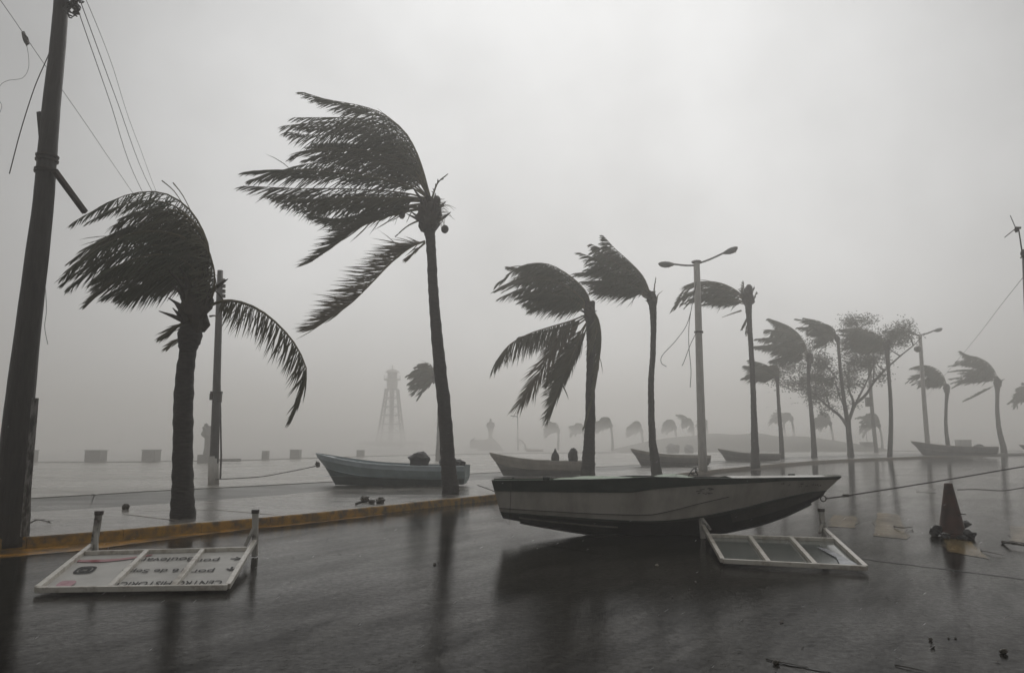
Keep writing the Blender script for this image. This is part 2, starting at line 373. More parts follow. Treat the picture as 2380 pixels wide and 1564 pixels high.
# kerb, cut into stones that are each a part of it
kerb = tag(bpy.data.objects.new('kerb', None), kind='structure'); COL.objects.link(kerb); ORG['kerb'] = V((0, 0, 0))
acc = [0]
for i in range(89): acc.append(acc[-1] + (kline[i + 1] - kline[i]).length)
def on_k(s):
    for i in range(89):
        if acc[i + 1] >= s or i == 88:
            t = (s - acc[i]) / (acc[i + 1] - acc[i]); return kline[i].lerp(kline[i + 1], t), nrm(kline, i).lerp(nrm(kline, i + 1), t).normalized()
rnd = random.Random(5)
s = 0; far_k = MB()
while s < acc[-1] - 1.3:
    ln = 1.25; (a, na), (b, nb_) = on_k(s + .004), on_k(s + ln - .004)
    j = rnd.uniform(-.003, .003); h = KZ + .004 + rnd.uniform(-.004, .006)
    def ring(p, n): return [p + n * j + V((0, 0, -.04)), p + n * (j + .004) + V((0, 0, h - .02)), p + n * (j + .02) + V((0, 0, h)), p + n * .165 + V((0, 0, h)), p + n * .165 + V((0, 0, -.04))]
    qa, qb = ring(a, na), ring(b, nb_)
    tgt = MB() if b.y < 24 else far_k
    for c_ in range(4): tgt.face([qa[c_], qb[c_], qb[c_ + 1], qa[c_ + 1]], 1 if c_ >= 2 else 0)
    tgt.face(list(reversed(qa))); tgt.face(qb)
    if tgt is not far_k: tgt.obj('kerb_stone', [M['kerb_yellow'], M['kerb_top']], kerb)
    s += ln
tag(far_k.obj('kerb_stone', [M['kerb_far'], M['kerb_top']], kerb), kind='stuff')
# yellow paint run into the gutter at the near end
q = MB(); rg2 = random.Random(9); prev = None
for i in range(0, 60):
    s4 = acc[3] + i * .22
    a, na = on_k(s4)
    if a.y > 15.5: break
    wv = lin([(-40, .95), (-6.6, .80), (-5.2, .34), (-3.5, .24), (0, .12)], a.x) + rg2.uniform(-.03, .03)
    cur = (a - na * .005 + V((0, 0, .004)), a - na * wv + V((0, 0, .004)))
    if prev: q.face([prev[1], cur[1], cur[0], prev[0]])
    prev = cur
tag(q.obj('gutter_paint', M['paint_gutter']), kind='structure')

# sea wall with blocks on it
q = MB()
for i in range(99):
    a, b = wline[i], wline[i + 1]; na, nb_ = nrm(wline, i) * .5, nrm(wline, i + 1) * .5
    z0, z1 = -1.2, PZ + .05
    q.face([(a.x, a.y, z0), (b.x, b.y, z0), (b.x, b.y, z1), (a.x, a.y, z1)])
    q.face([(a.x, a.y, z1), (b.x, b.y, z1), (b.x + nb_.x, b.y + nb_.y, z1), (a.x + na.x, a.y + na.y, z1)])
    q.face([(b.x + nb_.x, b.y + nb_.y, z0), (a.x + na.x, a.y + na.y, z0), (a.x + na.x, a.y + na.y, z1), (b.x + nb_.x, b.y + nb_.y, z1)])
tag(q.obj('sea_wall', M['wall']), 'low dark sea wall running along the far edge of the flooded promenade', 'wall')

blocks = [(68, 27, 1074, 1045, 'concrete block on the sea wall half hidden by the big timber pole'),
          (222, 37, 1073, 1045, 'widest concrete block on the sea wall, left of the thick palm trunk'),
          (351, 33, 1071, 1044, 'concrete block on the sea wall just left of the thick palm trunk'),
          (687, 23, 1062, 1044, 'small pale concrete block on the sea wall left of the blue boat'),
          (617, 15, 1063, 1047, 'faint small concrete block between thin pole and blue boat'),
          (2017, 26, 1047, 1027, 'concrete block with a thin rod on top, right of the leafy tree'),
          (2240, 26, 1045, 1022, 'concrete block beyond the grey boat at far right'),
          (838, 17, 1056, 1045, 'faint tiny concrete block behind the blue boat')]
for i, (px, wd, yb, yt, lab) in enumerate(blocks):
    bs = 1700 * 1.1 / (yb + 6 - HOR)
    k = min(range(100), key=lambda j: abs((CX + FPX * wline[j].x / max(1, wline[j].y)) - px))
    Y = wline[k].y + .25
    c = P(px, yb, Y); s_ = Y / FPX; z0 = PZ + .05; ww = wd * s_; hh = max(.35, EYE - (yt - HOR) * s_ - z0)
    t = thing('concrete_block', (c.x, Y, z0), lab, 'block', 'concrete blocks along the sea wall')
    q = MB().box((c.x, Y, z0 + hh * .45), (ww * .94, ww * .9, hh * .9)); q.obj('body', M['block'], t, bevel=.04)
    q = MB().box((c.x, Y, z0 + hh * .95 + .002), (ww, ww * .96, hh * .1)); q.obj('cap', M['block'], t, bevel=.03)
    if i == 5: MB().tube([(c.x, Y, z0 + hh), (c.x - .1, Y, z0 + hh + 1.3)], .03, 6).obj('rod', M['metal_dark'], t)

# road markings: worn yellow crossing bars
marks = [[(1922, 1222), (1985, 1226), (1993, 1200), (1940, 1196)], [(2034, 1244), (2112, 1252), (2090, 1196), (2040, 1190)],
         [(2193, 1249), (2255, 1259), (2298, 1298), (2206, 1281)], [(2350, 1256), (2440, 1268), (2420, 1226), (2348, 1222)],
         [(2130, 1143), (2175, 1146), (2160, 1128), (2135, 1127)]]
for k, poly in enumerate(marks):
    pts = [G(x, y, .004) for x, y in poly]; mb = MB(); n = 8; rr = random.Random(k)
    edge = []
    for a, b in zip(pts, pts[1:] + pts[:1]):
        for j in range(n): edge.append(a.lerp(b, j / n) + V((rr.uniform(-.03, .03), rr.uniform(-.03, .03), 0)))
    mb.face(edge); cm = sum(edge, V((0, 0, 0))) / len(edge); grow = [p + (p - cm).normalized() * rr.uniform(.03, .08) for p in edge]
    for j in range(len(edge)): mb.face([grow[j], grow[(j + 1) % len(edge)], edge[(j + 1) % len(edge)], edge[j]], 1)
    tag(mb.obj('yellow_marking', [M['paint_yellow'] if k < 4 else M['paint_pale'], M['paint_faint']]), kind='structure')
# tar joints in the road
for k, (pa, pb, wd) in enumerate([((2000, 1297), (2440, 1352), .035), ((1250, 1262), (1420, 1290), .02), ((1790, 1536), (1960, 1566), .02)]):
    a, b = G(*pa, .004), G(*pb, .004); mb = MB(); t = (b - a).normalized(); nn = V((-t.y, t.x, 0)); L_ = []; R_ = []
    for j in range(25):
        p = a.lerp(b, j / 24) + nn * noise.noise(V((j * .5, k * 9, 0))) * .05; wv = wd * (.6 + .6 * abs(noise.noise(V((j * .9, k, 3)))) * 1.5)
        L_.append(p + nn * wv); R_.append(p - nn * wv)
    for j in range(24): mb.face([R_[j], R_[j + 1], L_[j + 1], L_[j]])
    tag(mb.obj('road_joint', M['joint']), kind='structure')
# white edging of the tree pit and of the pavement
for k, (pa, pb, wd) in enumerate([((288, 1194), (412, 1209), .035), ((500, 1184), (640, 1196), .035), ((330, 1187), (505, 1184), .03)]):
    a, b = G(*pa, KZ), G(*pb, KZ); MB()
    dd = (b - a).normalized(); nn = V((-dd.y, dd.x, 0)) * wd; up4 = V((0, 0, .006))
    q = MB(); q.face([a - nn + up4, b - nn + up4, b + nn + up4, a + nn + up4])
    tag(q.obj('tree_pit_edging', M['kerb_top']), kind='structure')

# distant mound behind the right-hand palms
mb = MB(); nx, ny = 40, 8
for j in range(ny + 1):
    for i in range(nx + 1):
        u = i / nx; v_ = j / ny
        Y = 88 + v_ * 14; X = -4 + (u - .5) * 2 * 17 + 34
        h = max(0, math.sin(math.pi * u)) ** .7 * math.sin(math.pi * v_) ** .8 * 2.15 * (1 + .18 * noise.noise(V((u * 9, v_ * 3, 1))))
        mb.v.append((X, Y, PZ - .02 + h))
for j in range(ny):
    for i in range(nx): a = j * (nx + 1) + i; mb.f.append([a, a + 1, a + nx + 2, a + nx + 1]); mb.m.append(0)
tag(mb.obj('mound', M['mound'], smooth=True), kind='structure')

# ---------------------------------------------------------------- palms
WIND = V((-1, .12, -.02))
def frond_mesh(pts, leaf=.8, n=60, seed=0, w=.7, g=.42, sd_=.42, tn=.4, lw=.036, t0=.14, rr=.03, flat=0, tipn=.28, ragged=.0, segs=3, broken=0):
    rnd = random.Random(seed); K = 16
    P_ = catmull(pts, K); mb = MB()
    mb.tube(P_, [rr * (1 - .85 * i / (K - 1)) for i in range(K)], 4, True)
    lens = [0]
    for i in range(K - 1): lens.append(lens[-1] + (P_[i + 1] - P_[i]).length)
    mb.m = [1] * len(mb.f)
    for i in range(n):
        t = t0 + (1 - t0) * (i + rnd.uniform(-.3, .3)) / (n - 1); t = min(max(t, t0), .999)
        u = t * (K - 1); j = min(int(u), K - 2); f = u - j
        p = P_[j].lerp(P_[j + 1], f); T = (P_[min(j + 2, K - 1)] - P_[max(j - 1, 0)]).normalized()
        S = V((0, 1, 0)) - T * T.y; S.normalize(); S = S * (1 - flat) + T.cross(V((0, 1, 0))) * flat
        prof = min(1, (t - t0) / .16 + .35) * (1 if t < .62 else 1 - (t - .62) / .38 * (1 - tipn))
        for sgn in (-1, 1):
            if rnd.random() < ragged: continue
            ln = leaf * prof * rnd.uniform(.72, 1.12)
            tw = tn + max(0, t - .7) * 2.2
            d = T * tw + S * sgn * sd_ * rnd.uniform(.5, 1.3) + WIND * w * rnd.uniform(.7, 1.25) + V((0, 0, -1)) * g * rnd.uniform(.4, 1.6)
            d += V((rnd.gauss(0, .07), rnd.gauss(0, .07), rnd.gauss(0, .09)))
            if rnd.random() < .14: d += V((rnd.gauss(0, .3), rnd.gauss(0, .3), rnd.gauss(-.12, .35)))
            d.normalize()
            wv = d.cross(V((0, 1, 0)) * .8 + V((0, 0, .5)) * sgn); wv.normalize()
            wv = (wv + V((rnd.gauss(0, .3), rnd.gauss(0, .3), rnd.gauss(0, .3)))).normalized()
            ww = lw * rnd.uniform(.75, 1.2)
            q = p.copy(); dd = d.copy(); row = []
            for s_ in range(segs + 1):
                fr = s_ / segs; hw = ww * .5 * (.55 + .9 * fr if fr < .5 else 1.0 * (1 - fr) * 2) if s_ < segs else .0
                row.append((q - wv * hw, q + wv * hw)) if s_ < segs else row.append((q, q))
                dd = (dd + WIND * .16 * w + V((0, 0, -1)) * (.18 * g + .03)).normalized(); q = q + dd * ln / segs
            for s_ in range(segs):
                a, b = row[s_]; c, e_ = row[s_ + 1]
                if s_ == segs - 1: mb.face([a, b, c])
                else: mb.face([a, b, e_, c])
    return mb
def trunk_mesh(px_pts, Y, seg=12, n=26, seed=0, extra=None):
    s_ = Y / FPX; pts = [P(x, y, Y) for x, y, wd in px_pts]; rad = [wd * s_ / 2 for _, _, wd in px_pts]
    pts[-1] = V((pts[-1].x, pts[-1].y, pts[-1].z - .12))
    pr = catmull([V((r_, 0, 0)) for r_ in rad], n); pp = catmull(pts, n)
    # leaf scars: alternate slightly wider rings
    pr[0].x *= .3; pr[1].x *= .75
    P2 = []; R2 = []; tot = sum((pp[i + 1] - pp[i]).length for i in range(n - 1)); cnt = max(10, min(90, int(tot / .11)))
    for i in range(cnt + 1):
        u = i / cnt * (n - 1); j = min(int(u), n - 2); f = u - j
        r = pr[j].x * (1 - f) + pr[j + 1].x * f
        c = pp[j].lerp(pp[j + 1], f) + V((noise.noise(V((i * .23, seed, 0))), noise.noise(V((i * .23, seed, 7))), 0)) * r * .10
        P2.append(c); R2.append(r * (1 + (.045 if i % 2 else -.02) + noise.noise(V((i * .5, seed, 2))) * .06))
    return MB().tube(P2, R2, seg)
def resample_px(f, n=8):
    return [(p.x, p.y) for p in catmull([V((x, y, 0)) for x, y in f], n)]
def fill(fr, per, seed, jit=11):
    """fronds between the traced ones: the crown is too thick to trace them all"""
    rnd = random.Random(seed); res = []
    rs = [resample_px(f) for f in fr]
    for a, b in zip(rs, rs[1:]):
        for k in range(per):
            t = (k + 1) / (per + 1) + rnd.uniform(-.12, .12); e_ = rnd.uniform(.78, 1.02); o = []
            jx, jy = rnd.gauss(0, jit), rnd.gauss(0, jit)
            for i, (p, q_) in enumerate(zip(a, b)):
                o.append((p[0] * (1 - t) + q_[0] * t + jx * (i / 7), p[1] * (1 - t) + q_[1] * t + jy * (i / 7)))
            o = [(p.x, p.y) for p in catmull([V((x, y, 0)) for x, y in o], 40)][:int(40 * min(1, e_))]
            res.append([o[int(j * (len(o) - 1) / 7)] for j in range(8)])
    return res
def make_palm(name_label, trunk, base, crown, fronds, specials=(), per=1, leaf=.8, n=60, lw=.036, seed=1, ysp=1.1, group=None, nuts=(), stubs=6, fib=(1, 1), seg=12, segs=3, z=KZ, barem=None, w=.7, g=.42):
    b = G(base[0], base[1], z); Y = b.y; s_ = Y / FPX
    t = thing('palm_tree', (b.x, Y, z), name_label, 'palm tree', 'wind-blown palm trees along the seafront')
    shade(trunk_mesh(trunk, Y, seg, seed=seed).obj('trunk', barem or M['trunk'], t))
    rnd = random.Random(seed)
    cc = P(crown[0], crown[1], Y); cw = crown[2] * s_
    q = MB(); q.blob(cc, (cw * fib[0], cw * .9, cw * 1.5 * fib[1]), seed, .22, 14, 10)
    q.obj('crown_base', M['fibre'], t)
    for k in range(stubs):                # sheaths and broken stalks
        a = rnd.uniform(0, 2 * math.pi); hz = rnd.uniform(-.4, .5) * cw * 1.3
        st = cc + V((math.cos(a) * cw * .3, math.sin(a) * cw * .3, hz)); dr = V((math.cos(a), math.sin(a), rnd.uniform(.3, 1.6))).normalized()
        l_ = cw * rnd.uniform(.35, .8)
        MB().tube([st, st + dr * l_ * .5, st + dr * l_ + WIND * l_ * .1], [cw * .09, cw * .06, cw * .012], 5).obj('leaf_stub', M['fibre'], t)
    allf = [(f, {}) for f in fronds] + [(f, {'fill': 1}) for f in fill(fronds, per, seed)]
    for k, (f, o) in enumerate(allf):
        ye = rnd.uniform(-ysp, ysp); ks = len(f)
        pts = [P(x, y, Y + ye * (i / (ks - 1)) ** 1.2) for i, (x, y) in enumerate(f)]
        m_ = frond_mesh(pts, leaf * rnd.uniform(.85, 1.1), n, seed * 100 + k, lw=lw * .9, segs=segs, rr=.026, w=w * rnd.uniform(.7, 1.15), g=g * rnd.uniform(.4, 1.7), ragged=rnd.choice([.02, .08, .2, .3]), sd_=rnd.uniform(.3, .6), tn=rnd.uniform(.25, .6))
        m_.obj('frond', [M['frond'] if rnd.random() < .6 else M['frond2'], M['rachis']], t)
    for k, (f, o) in enumerate(specials):
        ks = len(f); ye = o.get('y', .2); pts = [P(x, y, Y + ye * (i / (ks - 1))) for i, (x, y) in enumerate(f)]
        if o.get('bare'):
            MB().tube(catmull(pts, 10), [o['bare'] * (1 - .8 * i / 9) for i in range(10)], 5).obj('bare_stalk', M['rachis'], t)
            continue
        kw = {k2: v2 for k2, v2 in o.items() if k2 in ('w', 'g', 'sd_', 'tn', 't0', 'ragged', 'rr', 'tipn', 'flat')}
        m_ = frond_mesh(pts, o.get('leaf', leaf), o.get('n', n), seed * 100 + 50 + k, lw=o.get('lw', lw), segs=segs, **kw)
        fo = m_.obj('frond', [M['frond_dry'] if o.get('dry') else M['frond2'], M['rachis']], t)
        if o.get('label'): fo['label'] = o['label']
    for k, (x, y, r_) in enumerate(nuts):
        p = P(x, y, Y - .25 + .1 * (k % 3)); MB().blob(p, (r_ * 2, r_ * 2, r_ * 2.3), k, .05, 10, 8).obj('coconut', M['nut'], t)
    return t, Y, s_

def zb(fr, ox, oy, k): return [[(ox + x * k, oy + y * k) for x, y in f] for f in fr]

# -- palm A, the stout one beside the timber pole
A_fr = [[(470, 640), (486, 590), (468, 530), (431, 478), (372, 447), (300, 452), (235, 480), (170, 518)],
        [(468, 650), (478, 600), (458, 545), (410, 515), (350, 515), (290, 530), (240, 560), (200, 590)],
        [(468, 660), (470, 610), (440, 560), (385, 540), (320, 540), (250, 565), (190, 605), (150, 640)],
        [(466, 670), (455, 620), (420, 590), (365, 575), (300, 585), (240, 610), (195, 640), (165, 665)],
        [(464, 680), (440, 635), (395, 615), (340, 620), (290, 640), (245, 665), (208, 702)],
        [(460, 690), (430, 655), (390, 650), (350, 660), (310, 680), (275, 690)]]
A_sp = [([(488, 711), (515, 700), (554, 701), (604, 721), (653, 761), (690, 807), (713, 863), (703, 912), (683, 959)], dict(y=-.6, w=.45, g=.75, tn=.25, leaf=.62, n=85, t0=.13, sd_=.22, tipn=.5, label='long arched frond bent over to the right')),
        ([(376, 420), (405, 445), (435, 490), (467, 535)], dict(bare=.012, y=.3)),
        ([(402, 425), (425, 455), (450, 505), (472, 560)], dict(bare=.012, y=.1)),
        ([(450, 765), (425, 752), (402, 765), (375, 785)], dict(leaf=.42, n=26, y=-.3)),
        ([(445, 790), (425, 785), (405, 795), (395, 806)], dict(leaf=.3, n=16, y=-.2, dry=1)),
        ([(472, 715), (492, 690), (498, 660), (496, 620), (478, 575), (440, 555)], dict(leaf=.5, n=50, y=-.4, w=.4)),
        ([(470, 700), (486, 660), (492, 610), (478, 570), (452, 545)], dict(leaf=.45, n=50, y=-.2, w=.5)),
        ([(488, 735), (500, 734), (506, 742)], dict(bare=.02, y=-.2))]
make_palm('stout dark palm with one long frond arched over to the right, nearest palm',
          [(447, 740, 60), (440, 790, 52), (437, 815, 38), (430, 870, 40), (426, 940, 43), (425, 1010, 43), (425, 1100, 45), (425, 1165, 50), (426, 1200, 58)], (426, 1203), (455, 715, 78),
          A_fr, A_sp, per=3, leaf=.74, n=76, lw=.032, seed=3, ysp=.9, stubs=26, fib=(.95, 1.0), g=.6)
# -- palm B, the tallest
def B(f): return [(535.6 + x * .3881, 178.5 + y * .3881) for x, y in f]
B_fr = [B(f) for f in [
    [(1195, 720), (1150, 560), (1080, 390), (960, 260), (800, 190), (620, 150), (440, 95)],
    [(1190, 720), (1130, 540), (1035, 390), (900, 295), (700, 265), (500, 275), (320, 295)],
    [(1190, 720), (1110, 530), (1000, 420), (840, 370), (640, 345), (480, 350), (340, 330)],
    [(1185, 720), (1110, 570), (980, 480), (800, 440), (620, 430), (470, 440), (380, 480)],
    [(1180, 720), (1080, 620), (900, 560), (720, 520), (520, 515), (340, 550), (205, 615)],
    [(1180, 730), (1060, 700), (880, 680), (620, 670), (380, 670), (200, 660), (80, 655)],
    [(1180, 745), (1050, 735), (900, 735), (720, 730), (540, 740), (380, 735), (240, 715)],
    [(1180, 760), (1050, 780), (900, 810), (740, 860), (600, 850), (470, 800)]]]
B_sp = [(B([(1170, 790), (1050, 810), (900, 850), (760, 910), (640, 1000), (490, 1105)]), dict(y=-.4, leaf=.85, n=85, w=.8, g=-.05, tn=.3, tipn=.6)),
        (B([(1165, 985), (1080, 1020), (965, 1110), (850, 1230), (730, 1350), (620, 1430), (510, 1505)]), dict(y=-.5, leaf=1.0, n=110, w=1.0, g=-.1, tn=.12, t0=.04, tipn=.6, dry=1, label='broken frond hanging below the crown')),
        (B([(1165, 995), (1120, 1035), (1080, 1075), (1060, 1090)]), dict(leaf=.3, n=20, y=-.2, dry=1)),
        (B([(1205, 735), (1240, 640), (1300, 585)]), dict(leaf=.12, n=20, w=.1, g=0, sd_=.15, tn=1.2, y=0)),
        (B([(1130, 860), (1060, 895), (990, 955)]), dict(leaf=.12, n=20, w=.1, g=0, sd_=.15, tn=1.2, y=-.1)),
        (B([(950, 260), (920, 225), (880, 190)]), dict(bare=.012)), (B([(1010, 300), (930, 230), (900, 215)]), dict(bare=.012))]
rb = random.Random(8)
for k in range(34):                        # flower stalks blown about the crown
    a = rb.uniform(-60, 75); l_ = rb.uniform(60, 125); x0, y0 = 1215 + rb.uniform(-25, 25), 810 + rb.uniform(-50, 50)
    B_sp.append((B([(x0, y0), (x0 + l_ * .6 * math.cos(R(a)), y0 - l_ * .6 * math.sin(R(a))), (x0 + l_ * math.cos(R(a - 25)), y0 - l_ * math.sin(R(a - 25)))]), dict(bare=.013, y=rb.uniform(-.4, .4))))
for k in range(10):
    x0, y0 = 1040 + rb.uniform(-60, 60), 790 + rb.uniform(-30, 20)
    B_sp.append((B([(1150, 790), (x0, y0), (x0 - 40, y0 + rb.uniform(20, 90))]), dict(bare=.016, y=rb.uniform(-.4, .4))))
make_palm('tallest palm, its crown streaming left and a broken frond hanging from the neck',
          [(1000, 515, 46), (998, 535, 30), (1001, 560, 23), (1005, 640, 23), (1011, 730, 25), (1022, 850, 29), (1034, 970, 31), (1042, 1080, 34), (1047, 1130, 38), (1048, 1146, 42)], (1048, 1148), (998, 500, 60),
          B_fr, B_sp, per=2, leaf=.95, n=72, lw=.042, seed=5, ysp=1.3, stubs=16, nuts=[(1034, 533, .10), (1016, 464, .09), (934, 500, .09), (1000, 478, .1), (1010, 523, .1)], fib=(.95, .95))
# -- palm C
def Cc(f): return [(1106.8 + x * .41089, 499.9 + y * .41089) for x, y in f]
C_fr = [Cc(f) for f in [
    [(650, 530), (625, 440), (545, 355), (430, 285), (330, 272), (230, 300), (125, 390)],
    [(645, 535), (600, 440), (500, 360), (390, 320), (270, 345), (130, 410)],
    [(640, 540), (570, 460), (460, 400), (350, 385), (240, 420), (140, 465)],
    [(640, 540), (550, 490), (450, 450), (350, 450), (250, 490)],
    [(640, 545), (565, 505), (480, 485), (390, 500), (310, 540)]]]
C_sp = [(Cc([(630, 560), (530, 600), (410, 635), (290, 675), (185, 735), (110, 830)]), dict(y=-.8, leaf=1.05, n=85, w=.2, g=1.0, tn=.15, tipn=.6)),
        (Cc([(630, 570), (550, 610), (450, 640), (330, 670), (240, 690)]), dict(y=.8, leaf=1.0, n=70, w=.25, g=1, tn=.15)),
        (Cc([(630, 580), (550, 640), (470, 710), (405, 810), (330, 940), (250, 1060)]), dict(y=-.5, leaf=1.15, n=80, w=.2, g=.35, dry=1, tipn=.6, flat=.7, sd_=.6, tn=.55)),
        (Cc([(630, 600), (570, 730), (520, 850), (465, 980), (410, 1135)]), dict(y=-.9, leaf=.95, n=100, w=.35, g=.3, tipn=.5, flat=.6, sd_=.6, tn=.4)),
        (Cc([(640, 600), (600, 700), (550, 800), (490, 930), (425, 1040)]), dict(y=.4, leaf=1.0, n=100, w=.4, g=.35, flat=.6, sd_=.6, tn=.4)),
        (Cc([(630, 600), (570, 690), (510, 790), (450, 880), (400, 950)]), dict(y=.7, leaf=.95, n=80, w=.4, g=.4, flat=.6, sd_=.5, tn=.4)),
        (Cc([(650, 530), (690, 590), (706, 700), (692, 850), (662, 1030), (610, 1200)]), dict(y=-.7, leaf=.62, n=95, w=.4, g=.7, tn=.3, sd_=.2, label='frond curled down the right side of the trunk')),
        (Cc([(655, 540), (690, 640), (695, 780), (680, 900), (650, 1010)]), dict(y=.5, leaf=.5, n=70, w=.4, g=.7, tn=.3, sd_=.2)),
        (Cc([(655, 560), (678, 620), (672, 700), (640, 790)]), dict(y=-.5, leaf=.6, n=50, w=.5, g=.6)),
        (Cc([(550, 375), (420, 300), (290, 305), (180, 293)]), dict(y=.6, leaf=.6, n=60)),
        (Cc([(650, 445), (640, 440), (680, 395)]), dict(bare=.02))]
make_palm('palm behind the white boat with fronds hanging down its trunk on both sides',
          [(1372, 700, 26), (1373, 760, 22), (1374, 800, 21), (1373, 870, 21), (1371, 993, 24), (1368, 1060, 29), (1366, 1112, 36)], (1366, 1114), (1370, 725, 30),
          C_fr, C_sp, per=3, g=.62, leaf=1.0, n=64, lw=.045, seed=7, ysp=1.2, stubs=14, fib=(.9, 1.3))
# -- palm D
D_fr = [Cc(f) for f in [
    [(990, 460), (945, 350), (865, 262), (785, 190), (720, 118)],
    [(985, 460), (930, 350), (840, 265), (740, 205), (652, 165)],
    [(985, 460), (910, 370), (800, 300), (700, 255), (590, 215)],
    [(980, 460), (900, 385), (790, 335), (670, 320), (565, 342)],
    [(975, 460), (890, 400), (790, 380), (700, 375), (610, 375)],
    [(970, 465), (890, 425), (800, 400), (720, 400), (650, 412)]]]
D_sp = [(Cc([(1010, 480), (1008, 420), (1016, 355)]), dict(leaf=.15, n=14, w=.1, g=0, sd_=.15, tn=1.2)),
        (Cc([(1015, 485), (1030, 450), (1056, 428)]), dict(bare=.03)), (Cc([(960, 470), (920, 440), (870, 420)]), dict(bare=.03)),
        (Cc([(1020, 500), (1028, 450)]), dict(bare=.03))]
make_palm('slim palm with a compact brush-like crown, between the boat palm and the nearer lamp post',
          [(1516, 690, 24), (1517, 712, 18), (1519, 760, 14), (1517, 830, 13), (1513, 890, 14), (1514, 960, 15), (1516, 1020, 17), (1521, 1060, 21), (1527, 1104, 27)], (1527, 1106), (1514, 693, 22),
          D_fr, D_sp, per=2, leaf=.95, n=54, lw=.055, seed=9, ysp=1.2, stubs=12)
# -- palm E
E_fr = [Cc(f) for f in [
    [(1530, 480), (1470, 425), (1385, 385), (1290, 375), (1200, 400), (1110, 540)],
    [(1530, 485), (1450, 435), (1350, 412), (1250, 425), (1175, 465), (1130, 530)],
    [(1530, 495), (1460, 470), (1380, 460), (1290, 470), (1200, 500)],
    [(1520, 505), (1450, 492), (1370, 490), (1280, 505)]]]
E_sp = [(Cc([(1500, 540), (1440, 560), (1388, 580)]), dict(bare=.05)),
        (Cc([(1520, 480), (1517, 430), (1512, 380)]), dict(leaf=.4, n=22, w=.3)), (Cc([(1545, 480), (1555, 440), (1560, 408)]), dict(leaf=.35, n=14, w=.2)),
        (Cc([(1565, 500), (1578, 460), (1585, 440)]), dict(leaf=.25, n=14, w=.2)), (Cc([(1540, 570), (1520, 600), (1500, 645)]), dict(leaf=.4, n=20, w=.2, g=.8)),
        (Cc([(1540, 600), (1528, 640), (1528, 680)]), dict(leaf=.3, n=14, w=.2, g=.8))]
make_palm('palm right of the nearer lamp post, its ragged crown topped by broken upright stubs',
          [(1741, 662, 26), (1739, 690, 20), (1741, 740, 13), (1745, 800, 12), (1749, 870, 12), (1752, 960, 14), (1754, 1020, 17), (1755, 1060, 20), (1756, 1083, 23)], (1756, 1084), (1739, 695, 26),
          E_fr, E_sp, per=2, leaf=1.0, n=46, lw=.07, seed=11, ysp=1.2, stubs=12, seg=10)
